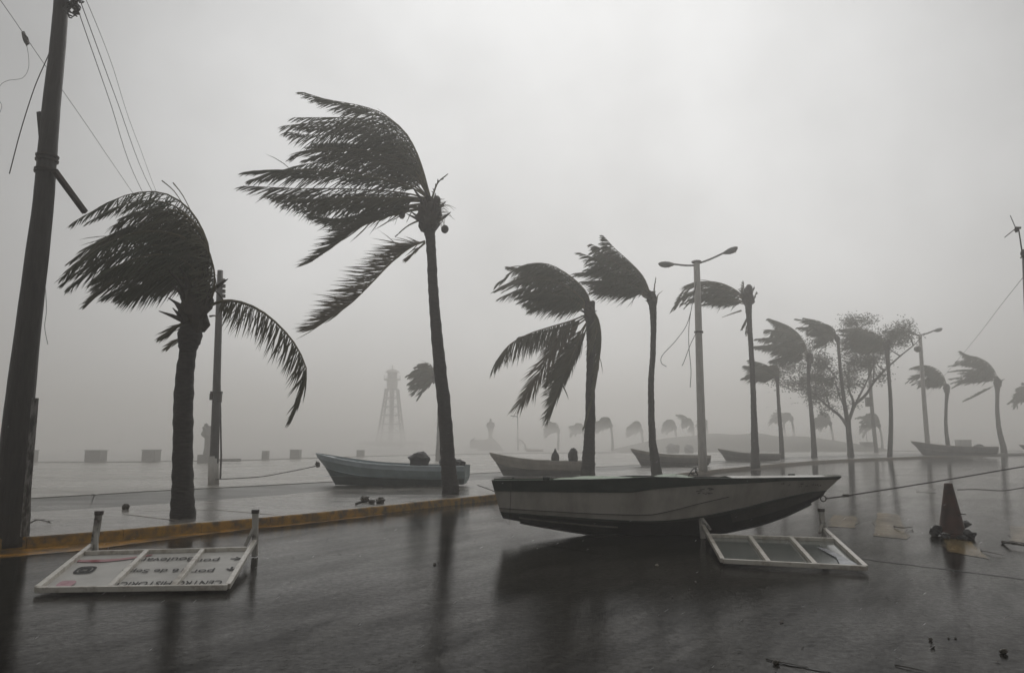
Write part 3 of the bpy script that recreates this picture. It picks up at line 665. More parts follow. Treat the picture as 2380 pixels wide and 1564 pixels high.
# -- the row on the right
def Rr(f): return [(1642.4 + x * .30993, 678.4 + y * .30993) for x, y in f]
rowp = [
 ('short thin palm with a small drooped crown just right of the ragged palm', [(530, 650, 26), (533, 700, 24), (540, 850, 26), (556, 1050, 32), (566, 1240, 38)], (566, 1250), (528, 655, 34),
  [[(528, 650), (505, 590), (430, 568), (360, 566), (290, 553)], [(525, 652), (460, 610), (380, 600), (300, 632)], [(525, 655), (470, 635), (420, 622), (370, 625)]],
  [([(535, 650), (548, 600), (528, 553), (485, 550)], dict(leaf=.8))]),
 ('palm with a full flaring crown, left of the leafy tree', [(770, 520, 44), (766, 590, 28), (766, 700, 28), (785, 900, 32), (799, 1080, 38), (808, 1235, 48)], (808, 1245), (772, 500, 55),
  [[(768, 490), (725, 360), (645, 275), (560, 235), (470, 207)], [(765, 490), (690, 365), (600, 305), (510, 290), (440, 290)], [(762, 492), (670, 395), (560, 345), (460, 345), (370, 352)],
   [(760, 498), (650, 430), (550, 400), (450, 400), (362, 408)], [(758, 505), (650, 465), (570, 445), (500, 455)], [(752, 512), (650, 490), (580, 500), (495, 530)]],
  [([(772, 470), (780, 410)], dict(bare=.06))]),
 ('tall palm whose trunk crosses in front of the leafy tree', [(985, 350, 26), (990, 420, 24), (1004, 600, 26), (1028, 800, 30), (1052, 950, 34), (1072, 1130, 36), (1082, 1235, 40)], (1082, 1242), (978, 350, 40),
  [[(976, 335), (925, 270), (850, 222), (732, 196)], [(972, 340), (900, 290), (800, 265), (685, 266)], [(968, 350), (895, 315), (830, 300), (775, 308)], [(965, 358), (910, 345), (870, 345)]], []),
 ('tall palm with a wide flat crown against the right side of the leafy tree', [(1357, 400, 44), (1354, 450, 36), (1364, 600, 26), (1378, 800, 28), (1382, 1000, 32), (1372, 1230, 38)], (1372, 1238), (1350, 410, 55),
  [[(1350, 395), (1290, 325), (1180, 275), (1080, 275), (985, 285)], [(1348, 400), (1250, 335), (1140, 310), (1030, 320)], [(1345, 410), (1240, 365), (1120, 355), (1000, 370)], [(1345, 420), (1240, 400), (1130, 400), (1010, 420)], [(1342, 430), (1240, 425), (1150, 425)]],
  [([(1365, 400), (1385, 350), (1390, 310)], dict(leaf=.8, w=.2))]),
 ('palm with a rounded drooping crown in front of the farther lamp post', [(1805, 690, 46), (1803, 760, 30), (1796, 850, 22), (1794, 1000, 24), (1806, 1120, 30), (1824, 1208, 38)], (1824, 1212), (1800, 730, 46),
  [[(1802, 700), (1765, 610), (1690, 560), (1620, 550), (1555, 562)], [(1800, 700), (1740, 630), (1660, 605), (1570, 630), (1500, 680)], [(1798, 705), (1720, 655), (1640, 655), (1550, 690)], [(1795, 710), (1740, 690), (1670, 690), (1600, 700)]], []),
 ('palm at far right with a bent foot and one stiff frond pointing down left', [(2182, 680, 52), (2180, 760, 28), (2180, 900, 28), (2195, 1040, 34), (2222, 1150, 40), (2232, 1206, 46)], (2232, 1209), (2182, 680, 52),
  [[(2188, 650), (2135, 555), (2050, 500), (1960, 480), (1908, 445)], [(2185, 650), (2100, 560), (1980, 525), (1820, 555)], [(2182, 650), (2080, 595), (1950, 580), (1820, 598)], [(2180, 655), (2080, 630), (1960, 632), (1820, 650)], [(2175, 665), (2080, 655), (1960, 655), (1850, 715)]],
  [([(2165, 695), (2095, 740), (2010, 785), (1930, 820)], dict(leaf=.8, g=0, w=.6)), ([(2190, 670), (2220, 665)], dict(bare=.1))])]
for k, (lab, tr, bs, cr, fr, spc) in enumerate(rowp):
    f1 = lambda f: Rr(f)
    tr2 = [(*Rr([(x, y)])[0], wd * .30993) for x, y, wd in tr]; bb = Rr([bs])[0]; c2 = (*Rr([(cr[0], cr[1])])[0], cr[2] * .30993)
    make_palm(lab, tr2, bb, c2, [Rr(f) for f in fr], [(Rr(f), o) for f, o in spc], per=3, leaf=1.15, n=34, lw=.12, seed=20 + k, ysp=1.5, stubs=5, seg=8, segs=2)

def auto_crown(cx, cy, L_, k=7, spread=(100, 205), seed=0, up=1.0):
    """a crown combed to the left: stalks leave upwards and bend over with the wind"""
    rnd = random.Random(seed); fr = []
    for i in range(k):
        a0 = R(spread[0] + (spread[1] - spread[0]) * i / (k - 1)); a1 = R(172 + 34 * i / (k - 1)); x, y = cx, cy; f = [(x, y)]
        for j in range(5):
            t = (j + .5) / 5; a = a0 * (1 - t) + a1 * t + (.45 if t > .6 else 0)
            x += math.cos(a) * L_ / 5 * rnd.uniform(.85, 1.1); y -= math.sin(a) * L_ / 5 * up; f.append((x, y))
        fr.append(f)
    return fr
def Tb(x, y): return (714.1 + x * .30003, 821.2 + y * .30003)
small = [  # trunk top/bottom, crown point, frond length (px), label, k
 ((1021, 905), (1018, 1069), (1010, 880), 62, 'hazy palm whose crown shows just left of the tallest palm trunk', 8, 1.0),
 ((1298, 1010), (1296, 1044), (1298, 1002), 34, 'leftmost of the faint far palms, above the cream boat', 6, 1.0),
 ((1358, 1012), (1360, 1042), (1356, 1003), 32, 'faint far palm hidden partly by the fronds hanging down the boat palm', 6, 1.0),
 ((1421, 1000), (1424, 1046), (1420, 990), 34, 'tallest faint far palm just right of the palm behind the white boat', 6, 1.0),
 ((1492, 1008), (1494, 1042), (1491, 1002), 34, 'faint far palm left of the slim brush-crowned palm', 6, 1.0),
 ((1570, 1002), (1573, 1040), (1569, 995), 33, 'faint far palm between the slim palm and the nearer lamp post', 6, 1.0),
 ((1611, 995), (1611, 1040), (1608, 985), 22, 'faint far palm with a ragged head just left of the nearer lamp post', 6, 1.0),
 ((1642, 992), (1646, 1040), (1640, 985), 18, 'faint far palm just right of the nearer lamp post', 5, 1.0),
 ((1822, 990), (1826, 1036), (1822, 978), 40, 'left of two hazy palms standing close together beyond the short thin palm', 6, .8),
 ((1842, 985), (1848, 1038), (1840, 975), 34, 'right of two hazy palms standing close together beyond the short thin palm', 6, .8),
 ((1933, 1000), (1938, 1042), (1930, 985), 42, 'small umbrella-shaped hazy palm left of the leafy tree foot', 7, 1.0),
 ((2047, 1005), (2051, 1044), (2043, 990), 50, 'small umbrella-shaped hazy palm right of the leafy tree foot', 7, 1.0),
 ((2398, 945), (2402, 1046), (2396, 930), 46, 'palm at the right edge, only its crown tips in view', 8, 1.2)]
for k, (tt, tb, cr, L_, lab, kk, up) in enumerate(small):
    b = G(tb[0], tb[1] + 1.5, PZ); wd = {0: 9}.get(k, 5)
    if k == 12: wd = 12
    tr = [(cr[0], cr[1], wd * .9), (tt[0], tt[1], wd), ((tt[0] + tb[0]) / 2 + 1, (tt[1] + tb[1]) / 2, wd * 1.05), (tb[0], tb[1], wd * 1.4)]
    fr = auto_crown(cr[0], cr[1], L_, kk, (75, 175) if k != 0 else (80, 235), k, up)
    make_palm(lab, tr, (tb[0], tb[1] + 1.5), (cr[0], cr[1], wd * 1.6), fr, (), per=1, leaf=1.3 if b.y > 70 else .9, n=20, lw=.22 if b.y > 70 else .1, seed=40 + k, ysp=1.2, stubs=0, seg=6, segs=2, z=PZ,
              group=None)

# ---------------------------------------------------------------- leafy tree
tb_ = G(*Rr([(1082, 1236)])[0], KZ); TY = tb_.y + 1.5; ts = TY / FPX
tree = thing('broadleaf_tree', (tb_.x, TY, KZ), 'sparse leafy tree with spreading bare limbs among the palms on the right', 'tree')
def rp(f): return [P(*Rr([p])[0], TY) for p in f]
tp = rp([(1082, 1250), (1076, 1160), (1066, 1060), (1062, 970)])
shade(MB().tube(catmull(tp, 14), [ts * lin([(0, 9), (.2, 7), (1, 5.5)], i / 13) for i in range(14)], 10).obj('trunk', M['trunk_grey'], tree))
limbs = [[(1055, 1010), (1000, 930), (915, 862), (820, 780), (740, 715), (628, 655)], [(1062, 975), (1095, 880), (1100, 820), (1070, 740), (1058, 620), (1090, 500)],
         [(1105, 845), (1190, 775), (1250, 680), (1330, 590), (1450, 480), (1550, 400), (1600, 345)], [(925, 872), (900, 760), (875, 660), (845, 580)],
         [(1060, 985), (1040, 860), (1000, 740), (980, 600)], [(1250, 680), (1232, 550), (1205, 420), (1170, 240)], [(1062, 975), (1105, 820), (1150, 690), (1180, 560), (1150, 430)],
         [(985, 660), (900, 560), (830, 470), (880, 410), (960, 395)], [(820, 780), (800, 700), (770, 660)], [(1450, 480), (1400, 420), (1380, 360)], [(1550, 400), (1540, 330), (1500, 290)],
         [(1330, 590), (1290, 540), (1300, 460)], [(740, 715), (690, 690), (640, 700)], [(1000, 740), (940, 650), (900, 610)]]
rnd = random.Random(12); twig = MB()
ends = []
for k, f in enumerate(limbs):
    pts = rp(f); dy = rnd.uniform(-2.2, 2.2) if k > 1 else 0
    pts = [V((p.x, p.y + dy * (i / (len(pts) - 1)), p.z)) for i, p in enumerate(pts)]
    c = catmull(pts, 16); r0 = {0: 4, 1: 4.5, 2: 3.8, 4: 3.2, 6: 3.2}.get(k, 2) * ts
    MB().tube(c, [r0 * (1 - .8 * i / 15) for i in range(16)], 6).obj('limb', M['trunk_grey'], tree)
    for i in range(5, 16): ends.append((c[i], i / 15))
for f in [(830, 375), (780, 420), (640, 575), (700, 560), (630, 610), (790, 670), (910, 690), (880, 730), (950, 780), (900, 800), (1100, 520), (1060, 620), (1050, 680), (1150, 690), (1140, 220), (1180, 225), (1245, 235), (1130, 250), (1450, 295), (1530, 262), (1545, 300), (1500, 340), (1400, 380), (1420, 350), (1190, 600), (1180, 540), (900, 500), (760, 550), (850, 540), (1250, 560), (1100, 470), (1290, 600), (1150, 560), (930, 560), (1450, 320), (1370, 310)]:
    p = P(*Rr([f])[0], TY + rnd.uniform(-2, 2)); ends += [(p, 1.2)] * 2
crown = MB(); lf = random.Random(2)
for p, t in ends:
    nleaf = int(50 + 190 * t * lf.random() ** 1.5)
    sp_ = .22 if t < 1 else .30
    if t < 1 and lf.random() < .6: continue
    cpt = p + V((lf.gauss(-.25, .3), lf.gauss(0, .6), lf.gauss(.05, .25)))
    for j in range(nleaf):
        c = cpt + V((lf.gauss(-.2, sp_ * 1.4), lf.gauss(0, sp_), lf.gauss(0, sp_ * 1.1)))
        d = V((-1, lf.gauss(0, .5), lf.gauss(0, .4))).normalized() * lf.uniform(.10, .24); s2 = V((lf.gauss(0, 1), lf.gauss(0, 1), lf.gauss(0, 1))).cross(d).normalized() * .045
        crown.face([c, c + d * .5 + s2, c + d, c + d * .5 - s2])
tag(crown.obj('foliage', M['leaf'], tree), kind='stuff')

# ---------------------------------------------------------------- poles and lamp posts
def px_tube(pts, Y, m, name, parent, seg=10):
    s_ = Y / FPX
    return shade(MB().tube([P(x, y, Y) for x, y, _ in pts], [wd * s_ / 2 for _, _, wd in pts], seg).obj(name, m, parent))
# big leaning timber pole on the left
b = G(26, 1252, KZ); Y = b.y + .2; s_ = Y / FPX
pole = thing('utility_pole', (b.x, Y, KZ), 'big dark leaning timber pole at the left edge with straps and cable hardware', 'utility pole')
pts = [(22, 1270, 76), (26, 1200, 75), (36, 1060, 67), (47, 928, 60), (66, 760, 53), (89, 571, 49), (100, 480, 45), (109, 370, 43), (120, 240, 40), (133, 120, 36), (143, 0, 34), (152, -110, 32), (162, -260, 30)]
dense = catmull([V(p) for p in pts], 60); mb = MB()
mb.tube([P(p.x, p.y, Y) for p in dense], [p.z * s_ / 2 * (1 + .03 * noise.noise(V((i * .7, 0, 0)))) for i, p in enumerate(dense)], 16)
shade(mb.obj('shaft', M['pole'], pole))
bd = [(58, 1240, 14), (63, 1150, 13), (72, 1040, 12), (80, 930, 10)]
q = MB(); q.beam(P(55, 1246, Y - .28), P(82, 925, Y - .24), .09, .03, up=V((0, 1, 0))); q.obj('flaking_board', M['pole_board'], pole, bevel=.006)
q = MB(); q.beam(P(92, 262, Y - .05), P(98, 330, Y - .08), .06, .06, up=V((0, 1, 0))); q.obj('splinter', M['pole'], pole)
for yy, xx in ((364, 110), (374, 109), (396, 107), (401, 106)):
    p = P(xx, yy, Y); r_ = 24 * s_
    MB().lathe(p, [(r_ * .98, -.012), (r_ * 1.05, -.012), (r_ * 1.07, .012), (r_ * .98, .012)], 16).obj('strap', M['metal_dark'], pole)
q = MB(); q.beam(P(126, 396, Y - .1), P(198, 494, Y + .5), .075, .075); q.obj('brace_arm', M['metal_dark'], pole, bevel=.008)
r6 = random.Random(6)
for k in range(9):                         # coils and clamps where the cables leave
    c0 = P(168 + r6.uniform(-12, 14), 12 + r6.uniform(-16, 18), Y - .1); pts_ = []
    for j in range(9):
        a = j / 8 * math.pi * r6.uniform(1.2, 2.2); rr_ = r6.uniform(.05, .10)
        pts_.append(c0 + V((math.cos(a) * rr_, r6.uniform(-.05, .05), math.sin(a) * rr_)))
    MB().tube(catmull(pts_, 18), .011, 5).obj('wire_coil', M['cable'], pole)
for k, (x, y) in enumerate(((172, 8), (178, 24))):
    MB().lathe(P(x, y, Y - .1), [(.03, -.06), (.055, -.05), (.035, -.01), (.055, .02), (.03, .06)], 12).obj('insulator', M['metal_dark'], pole)
q = MB(); q.beam(P(150, 10, Y), P(176, 12, Y - .1), .05, .05); q.obj('bracket', M['metal_dark'], pole)
PY1 = Y
# thin pole behind palm A
b2 = G(496, 1126, PZ); Y2 = b2.y; s2_ = Y2 / FPX
thin = thing('utility_pole', (b2.x, Y2, PZ), 'thin grey pole with four small insulators near its top, just right of the stout palm', 'utility pole')
px_tube([(512, 629, 13), (509, 720, 15), (505, 850, 17), (501, 980, 19), (497, 1090, 21), (496, 1128, 22)], Y2, M['concrete_dark'], 'shaft', thin, 12)
for yy in (652, 665, 677, 688):
    MB().lathe(P(520, yy, Y2 - .05), [(.03, -.06), (.07, -.04), (.045, 0), (.07, .03), (.03, .06)], 10).obj('insulator', M['metal_dark'], thin)
q = MB(); q.beam(P(489, 912, Y2 - .14), P(517, 912, Y2 - .14), .05, .07); q.obj('bracket', M['metal_dark'], thin)
q = MB(); q.box(P(510, 922, Y2 - .17), (.14, .1, .34)); q.obj('junction_box', M['metal_dark'], thin, bevel=.01)
q = MB(); q.box(P(491, 922, Y2 - .12), (.08, .1, .2)); q.obj('junction_box', M['metal_dark'], thin, bevel=.01)
px_tube([(511, 870, 4), (513, 990, 4), (514, 1060, 4.5), (512, 1112, 4.5)], Y2 + .1, M['concrete_dark'], 'conduit', thin, 6)
px_tube([(496, 1060, 23.5), (496.2, 1127, 24.5)], Y2 + .002, M['concrete_pole'], 'pale_collar', thin, 12)
# double-arm lamp post
def lamp_head(p, dirv, parent, k):
    d = V(dirv).normalized(); up = V((0, 0, 1)); sdv = d.cross(up).normalized(); u2 = sdv.cross(d)
    mb = MB(); prof = [(0, .05, .04), (.12, .10, .09), (.35, .18, .16), (.6, .20, .18), (.82, .16, .14), (.95, .08, .07), (1, .01, .01)]
    n0 = 0; seg = 12
    for t, wy, wz in prof:
        for j in range(seg):
            a = 2 * math.pi * j / seg; zz = math.sin(a) * wz * (1.3 if math.sin(a) < 0 else .8)
            mb.v.append(tuple(p + d * t * .95 * k + sdv * math.cos(a) * wy * k + u2 * zz * k))
    for i in range(len(prof) - 1):
        for j in range(seg):
            a0 = i * seg + j; a1 = i * seg + (j + 1) % seg; mb.f.append([a0, a1, a1 + seg, a0 + seg]); mb.m.append(0)
    shade(mb.obj('lamp_head', M['lamp_metal'], parent))
    MB().blob(p + d * .52 * k - u2 * .13 * k, (.5 * k, .26 * k, .12 * k), 1, 0, 10, 6).obj('lens', M['deck_white'], parent)
bL = G(1634, 1092, KZ + .02); YL = bL.y
lamp = thing('street_lamp', (bL.x, YL, KZ), 'nearer lamp post, tall pale concrete with two arms and torn cables hanging', 'street lamp')
px_tube([(1619, 610, 15), (1622, 700, 16), (1625, 820, 17), (1629, 950, 19), (1632, 1040, 20), (1634, 1096, 21)], YL, M['concrete_pole'], 'column', lamp, 8)
MB().blob(P(1619, 609, YL), (.5, .4, .18), 0, .05, 12, 8).obj('cap', M['concrete_dark'], lamp)
def arm(a, b, Y_, nm=lamp, r_=.045): MB().tube(catmull([P(*a, Y_), P((a[0] + b[0]) / 2, (a[1] + b[1]) / 2 + 1.5, Y_), P(*b, Y_)], 8), r_, 8).obj('arm', M['lamp_metal'], nm)
arm((1620, 617), (1566, 614), YL); arm((1622, 613), (1682, 588), YL)
lamp_head(P(1568, 614, YL), (-1, 0, .03), lamp, .82); lamp_head(P(1680, 589, YL), (1, 0, .42), lamp, .82)
# torn cable ends: they blow about the post as one piece with it
for f in ([(1618, 655), (1600, 745), (1572, 790), (1540, 825), (1537, 843), (1549, 852)], [(1618, 660), (1603, 742), (1601, 800), (1606, 860), (1604, 900)], [(1620, 770), (1605, 800), (1590, 840), (1585, 850)]):
    MB().tube(catmull([P(x, y, YL - .3) for x, y in f], 22), .016, 5).obj('torn_cable', M['cable'], lamp)
MB().lathe(P(1624, 772, YL), [(.2, -.04), (.215, -.04), (.215, .04), (.2, .04)], 10).obj('strap', M['metal_dark'], lamp)
bF = G(2158, 1058, KZ); YF = bF.y
lamp2 = thing('street_lamp', (bF.x, YF, KZ), 'farther hazy lamp post with one arm pointing right and a loudspeaker', 'street lamp')
px_tube([(2138, 778, 8), (2143, 860, 9), (2149, 950, 10), (2155, 1020, 11), (2158, 1060, 12)], YF, M['concrete_pole'], 'column', lamp2, 8)
arm((2137, 779), (2172, 768), YF, lamp2, .07); arm((2137, 780), (2118, 772), YF, lamp2, .07)
lamp_head(P(2169, 769, YF), (1, 0, .25), lamp2, .95); lamp_head(P(2122, 773, YF), (-1, 0, .3), lamp2, .7)
MB().lathe(P(2133, 812, YF - .3), [(.12, -.25), (.3, -.1), (.32, .15), (.15, .3)], 10).obj('loudspeaker', M['metal_dark'], lamp2)
bP = G(2037, 1052, PZ); YP_ = bP.y
p3 = thing('utility_pole', (bP.x, YP_, PZ), 'hazy grey pole with a small box, standing just right of the leafy tree', 'utility pole')
px_tube([(2019, 824, 8), (2023, 900, 8), (2029, 980, 9), (2037, 1053, 10)], YP_, M['concrete_dark'], 'shaft', p3, 8)
MB().box(P(2018, 934, YP_ - .3), (.55, .4, 1.0)).obj('junction_box', M['metal_dark'], p3, bevel=.02)
# far faint lamp post
bQ = G(1200, 1046, PZ); YQ = bQ.y
l4 = thing('street_lamp', (bQ.x, YQ, PZ), 'very faint thin lamp post right of the statue', 'street lamp')
px_tube([(1203, 968, 2.2), (1204, 1047, 3)], YQ, M['lamp_metal'], 'column', l4, 6); MB().tube([P(1203, 968, YQ), P(1187, 966, YQ)], .08, 6).obj('arm', M['lamp_metal'], l4)
# pole at the right edge with a bent aerial
YR = 19.0
p5 = thing('utility_pole', (P(2404, 1100, YR).x, YR, KZ - .15), 'pole at the right edge with a bent rod and crossed arms on top', 'utility pole')
px_tube([(2380, 592, 9), (2388, 760, 11), (2400, 1165, 15)], YR, M['concrete_dark'], 'shaft', p5, 10)
px_tube([(2367, 530, 3.2), (2371, 555, 3.2), (2376, 590, 3.6)], YR, M['metal_dark'], 'rod', p5, 6)
px_tube([(2348, 501, 2.0), (2361, 531, 2.2)], YR, M['lamp_metal'], 'cross_arm', p5, 6); px_tube([(2335, 552, 2.0), (2361, 531, 2.2)], YR, M['lamp_metal'], 'cross_arm', p5, 6)
MB().blob(P(2362, 534, YR), (.1, .1, .16), 1, .2, 8, 6).obj('clamp', M['metal_dark'], p5); MB().box(P(2366, 530, YR), (.14, .05, .05)).obj('clamp', M['metal_dark'], p5)
MB().blob(P(2378, 590, YR - .05), (.16, .12, .22), 3, .4, 8, 6).obj('clamp', M['metal_dark'], p5); MB().tube([P(2372, 600, YR - .1), P(2384, 588, YR - .1)], .02, 5).obj('clamp', M['metal_dark'], p5)

# cables (each hangs from things that stand apart: top-level)
def cable(name, pts, r_, lab, cat='cable', m='cable', seg=5, n=30):
    o = MB().tube(catmull(pts, n), r_, seg).obj(name, M[m]); return tag(shade(o), lab, cat)
def mid(a, b, t, dy): return (a[0] + (b[0] - a[0]) * t, a[1] + (b[1] - a[1]) * t + dy)
cable('cable', [P(184, 20, PY1), P(186, 37, PY1), P(255, 235, 14), P(316, 415, 19), P(420, 600, 22.5), P(520, 668, Y2 - .05)], .007, 'lowest of the three cables fanning right from the big timber pole')
cable('cable', [P(180, -10, PY1), P(193, 20, PY1), P(270, 230, 14), P(343, 424, 19), P(440, 590, 22.5), P(520, 652, Y2 - .05)], .007, 'middle of the three cables fanning right from the big timber pole')
cable('cable', [P(190, -14, PY1), P(200, 0, PY1 + .2), P(260, 150, 16), P(318, 325, 22), P(420, 560, 30), P(560, 760, 50)], .006, 'faintest and uppermost of the three cables fanning right from the big timber pole')
cable('cable', [P(-120, -160, PY1 + 1), P(0, 0, PY1 + 2), P(110, 160, PY1 + 4), P(200, 289, PY1 + 6.5), P(274, 398, PY1 + 9), P(400, 580, PY1 + 12), P(507, 716, Y2 + .1)], .006, 'long thin wire with a dark clip, crossing behind the big timber pole')
o = MB().blob(P(59, 90, PY1 + 2.9), (.11, .08, .3), 1, .3, 8, 6, rot=Matrix.Rotation(R(-25), 3, 'Y')).obj('cable_clip', M['metal_dark']); tag(o, 'dark clip on the thin wire at the top left', 'clip')
cable('broken_wire', [P(60, 96, PY1 + 2.9), P(66, 130, PY1 + 2.9), P(66, 160, PY1 + 2.9), P(52, 182, PY1 + 2.9), P(18, 188, PY1 + 2.9), P(0, 200, PY1 + 2.9), P(-6, 225, PY1 + 2.9), P(4, 245, PY1 + 2.9), P(0, 262, PY1 + 2.9)], .004, 'thin curly broken wire dangling below the dark clip at the top left', 'wire')
cable('broken_wire', [P(128, 90, PY1 + .2), P(110, 135, PY1 + .15), P(80, 205, PY1), P(48, 305, PY1 - .2), P(22, 404, PY1 - .4)], .008, 'loose straight cable end hanging down left of the big timber pole', 'wire')
cable('broken_wire', [P(105, 660, PY1 - .3), P(108, 720, PY1 - .35), P(104, 760, PY1 - .35), P(111, 800, PY1 - .35)], .004, 'hair-thin wire curling beside the middle of the big timber pole', 'wire')
cable('cable', [P(2390, 628, YR), P(2380, 642, YR + 1), P(2330, 705, 28), P(2249, 809, 42), P(2150, 925, YF)], .008, 'thin slack cable sloping down left from the pole at the right edge')

# ---------------------------------------------------------------- white motor boat on the road
BY = G(1600, 1243, 0).y                    # centre line
BX0 = (1143 - CX) / FPX * (BY - .72)
boat = thing('motorboat', (BX0 + 2.6, BY, 0), 'white open boat with dark green gunwale stranded on the wet road', 'boat')
ORG[boat.name] = V((BX0 + 2.6, BY, 0))
NS = 44
def curve3(tab): return catmull([V(p) for p in tab], NS)
gun = curve3([(0, .70, .865), (.9, .75, .87), (1.9, .78, .89), (2.4, .78, .915), (3.1, .75, .90), (3.9, .63, .895), (4.6, .42, .90), (5.25, .17, .905), (5.65, .012, .91)])
chi = curve3([(.13, .60, .40), (.9, .655, .345), (1.9, .68, .285), (2.6, .67, .275), (3.2, .60, .335), (3.9, .46, .455), (4.5, .28, .58), (5.05, .11, .67), (5.40, .010, .70)])
kee = curve3([(.17, .0, .26), (.9, .0, .13), (1.6, .0, .03), (2.4, .0, .0), (3.4, .0, .015), (4.1, .0, .13), (4.6, .0, .27), (5.05, .0, .46), (5.32, .0, .60)])
HEEL = Matrix.Rotation(R(-2.0), 3, 'X')
def bw(p, sgn): return HEEL @ V((p.x + BX0 - (BX0 + 2.6), p.y * sgn * -1, p.z)) + V((BX0 + 2.6, BY, 0))
def strip(mb, A, B_, sgn, flip=False, mi=0, i0=0, i1=NS - 1):
    for i in range(i0, i1):
        q = [bw(A[i], sgn), bw(A[i + 1], sgn), bw(B_[i + 1], sgn), bw(B_[i], sgn)]
        mb.face(q if (sgn > 0) != flip else q[::-1], mi)
bandw = [lin([(0, .17), (.3, .17), (.5, .10), (.75, .07), (1, .085)], i / (NS - 1)) / .52 for i in range(NS)]
sh = [gun[i].lerp(chi[i], min(.9, bandw[i])) for i in range(NS)]
# a crease and a shallow spray rail on the topsides
cr = [sh[i].lerp(chi[i], lin([(0, .83), (.35, .80), (.6, .45), (.8, .35), (1, .4)], i / (NS - 1))) + V((0, .012 * (1 - i / NS), 0)) for i in range(NS)]
ch2 = [chi[i] + V((0, .022 * (1 - i / NS), -.012)) for i in range(NS)]
chb = [chi[i].lerp(kee[i], .16) for i in range(NS)]
bot_mid = [chi[i].lerp(kee[i], .62) for i in range(NS)]
side = MB(); rail = MB(); chine = MB(); bottom = MB(); bowb = MB()
for sg in (1, -1):
    strip(side, sh, cr, sg); strip(side, cr, chi, sg)
    g2 = [p + V((0, .022, 0)) for p in gun]; s2 = [p + V((0, .016, 0)) for p in sh]; gi = [p + V((0, -.045, .012)) for p in gun]; go = [p + V((0, .022, .010)) for p in gun]
    gi = [V((p.x, max(p.y, .0), p.z)) for p in gi]
    strip(rail, gi, go, sg); strip(rail, go, s2, sg); strip(rail, s2, sh, sg)
    strip(chine, chi, ch2, sg); strip(chine, ch2, chb, sg)
    h_ = 25
    strip(bottom, chb, bot_mid, sg, i1=h_); strip(bowb, chb, bot_mid, sg, i0=h_); strip(bottom, bot_mid, kee, sg)
shade(side.obj('hull_side', M['hull_white'], boat)); rail.obj('rub_rail', M['green_dark'], boat); chine.obj('chine_stripe', M['green_dark'], boat)
shade(bottom.obj('hull_bottom', M['hull_bottom'], boat)); shade(bowb.obj('bow_bottom', M['hull_bow_bottom'], boat))
q = MB(); q.face([bw(gun[0], 1), bw(chi[0], 1), bw(kee[0], 1), bw(chi[0], -1), bw(gun[0], -1)]); q.obj('transom', M['hull_white'], boat)
q = MB(); q.tube([bw(p + V((0, 0, -.012)), 1) for p in kee[2:40]], .022, 6); q.obj('keel_strip', M['hull_bottom'], boat)
# edge strake under the stern, its glint put in as white colour
q = MB(); q.tube([bw(chi[i].lerp(kee[i], .42) + V((0, 0, -.016)), 1) for i in range(2, 13)], .012, 6); q.obj('spray_rail', M['hull_white'], boat)
q = MB(); q.tube([bw(cr[i] + V((0, .008, 0)), 1) for i in range(0, 26)], .006, 5); q.obj('side_crease', M['hull_bow_bottom'], boat)
# inside: liner, sole, thwarts, foredeck
il = [V((p.x, max(p.y - .05, .003), p.z - .005)) for p in gun]; ib = [V((c.x + .03, max(c.y - .08, .002), .42 + .03)) for c in chi]
q = MB()
for sg in (1, -1): strip(q, ib, il, sg, i1=30)
shade(q.obj('liner', M['green'], boat))
q = MB()
for i in range(30): q.face([bw(ib[i], 1), bw(ib[i + 1], 1), bw(ib[i + 1], -1), bw(ib[i], -1)])
q.obj('sole', M['deck_white'], boat)
q = MB()
for i in range(26, NS - 1):
    up_ = lambda p: p + V((0, 0, -.002))
    ca, cb_ = V((gun[i].x, 0, gun[i].z + .035)), V((gun[i + 1].x, 0, gun[i + 1].z + .035))
    for sg in (1, -1):
        qq = [bw(up_(il[i]), sg), bw(up_(il[i + 1]), sg), bw(cb_, sg), bw(ca, sg)]; q.face(qq if sg > 0 else qq[::-1])
shade(q.obj('foredeck', M['deck_white'], boat))
for xx, m_ in ((.35, 'green'), (1.35, 'deck_white'), (2.35, 'green')):
    i = min(range(NS), key=lambda j: abs(gun[j].x - xx)); a, b_ = bw(V((xx, gun[i].y - .06, .80)), 1), bw(V((xx, gun[i].y - .06, .80)), -1)
    q = MB(); q.beam(a, b_, .28, .05); q.obj('thwart', M[m_], boat, bevel=.01)
for xx, sg in ((.85, 1), (.38, 1), (4.95, -1)):
    i = min(range(NS), key=lambda j: abs(gun[j].x - xx)); c = bw(gun[i] + V((0, -.02, .035)), sg)
    q = MB(); q.box(c, (.11 if xx != .38 else .05, .05, .05 if xx != .38 else .03)); q.obj('cleat', M['green_dark'], boat, bevel=.012)
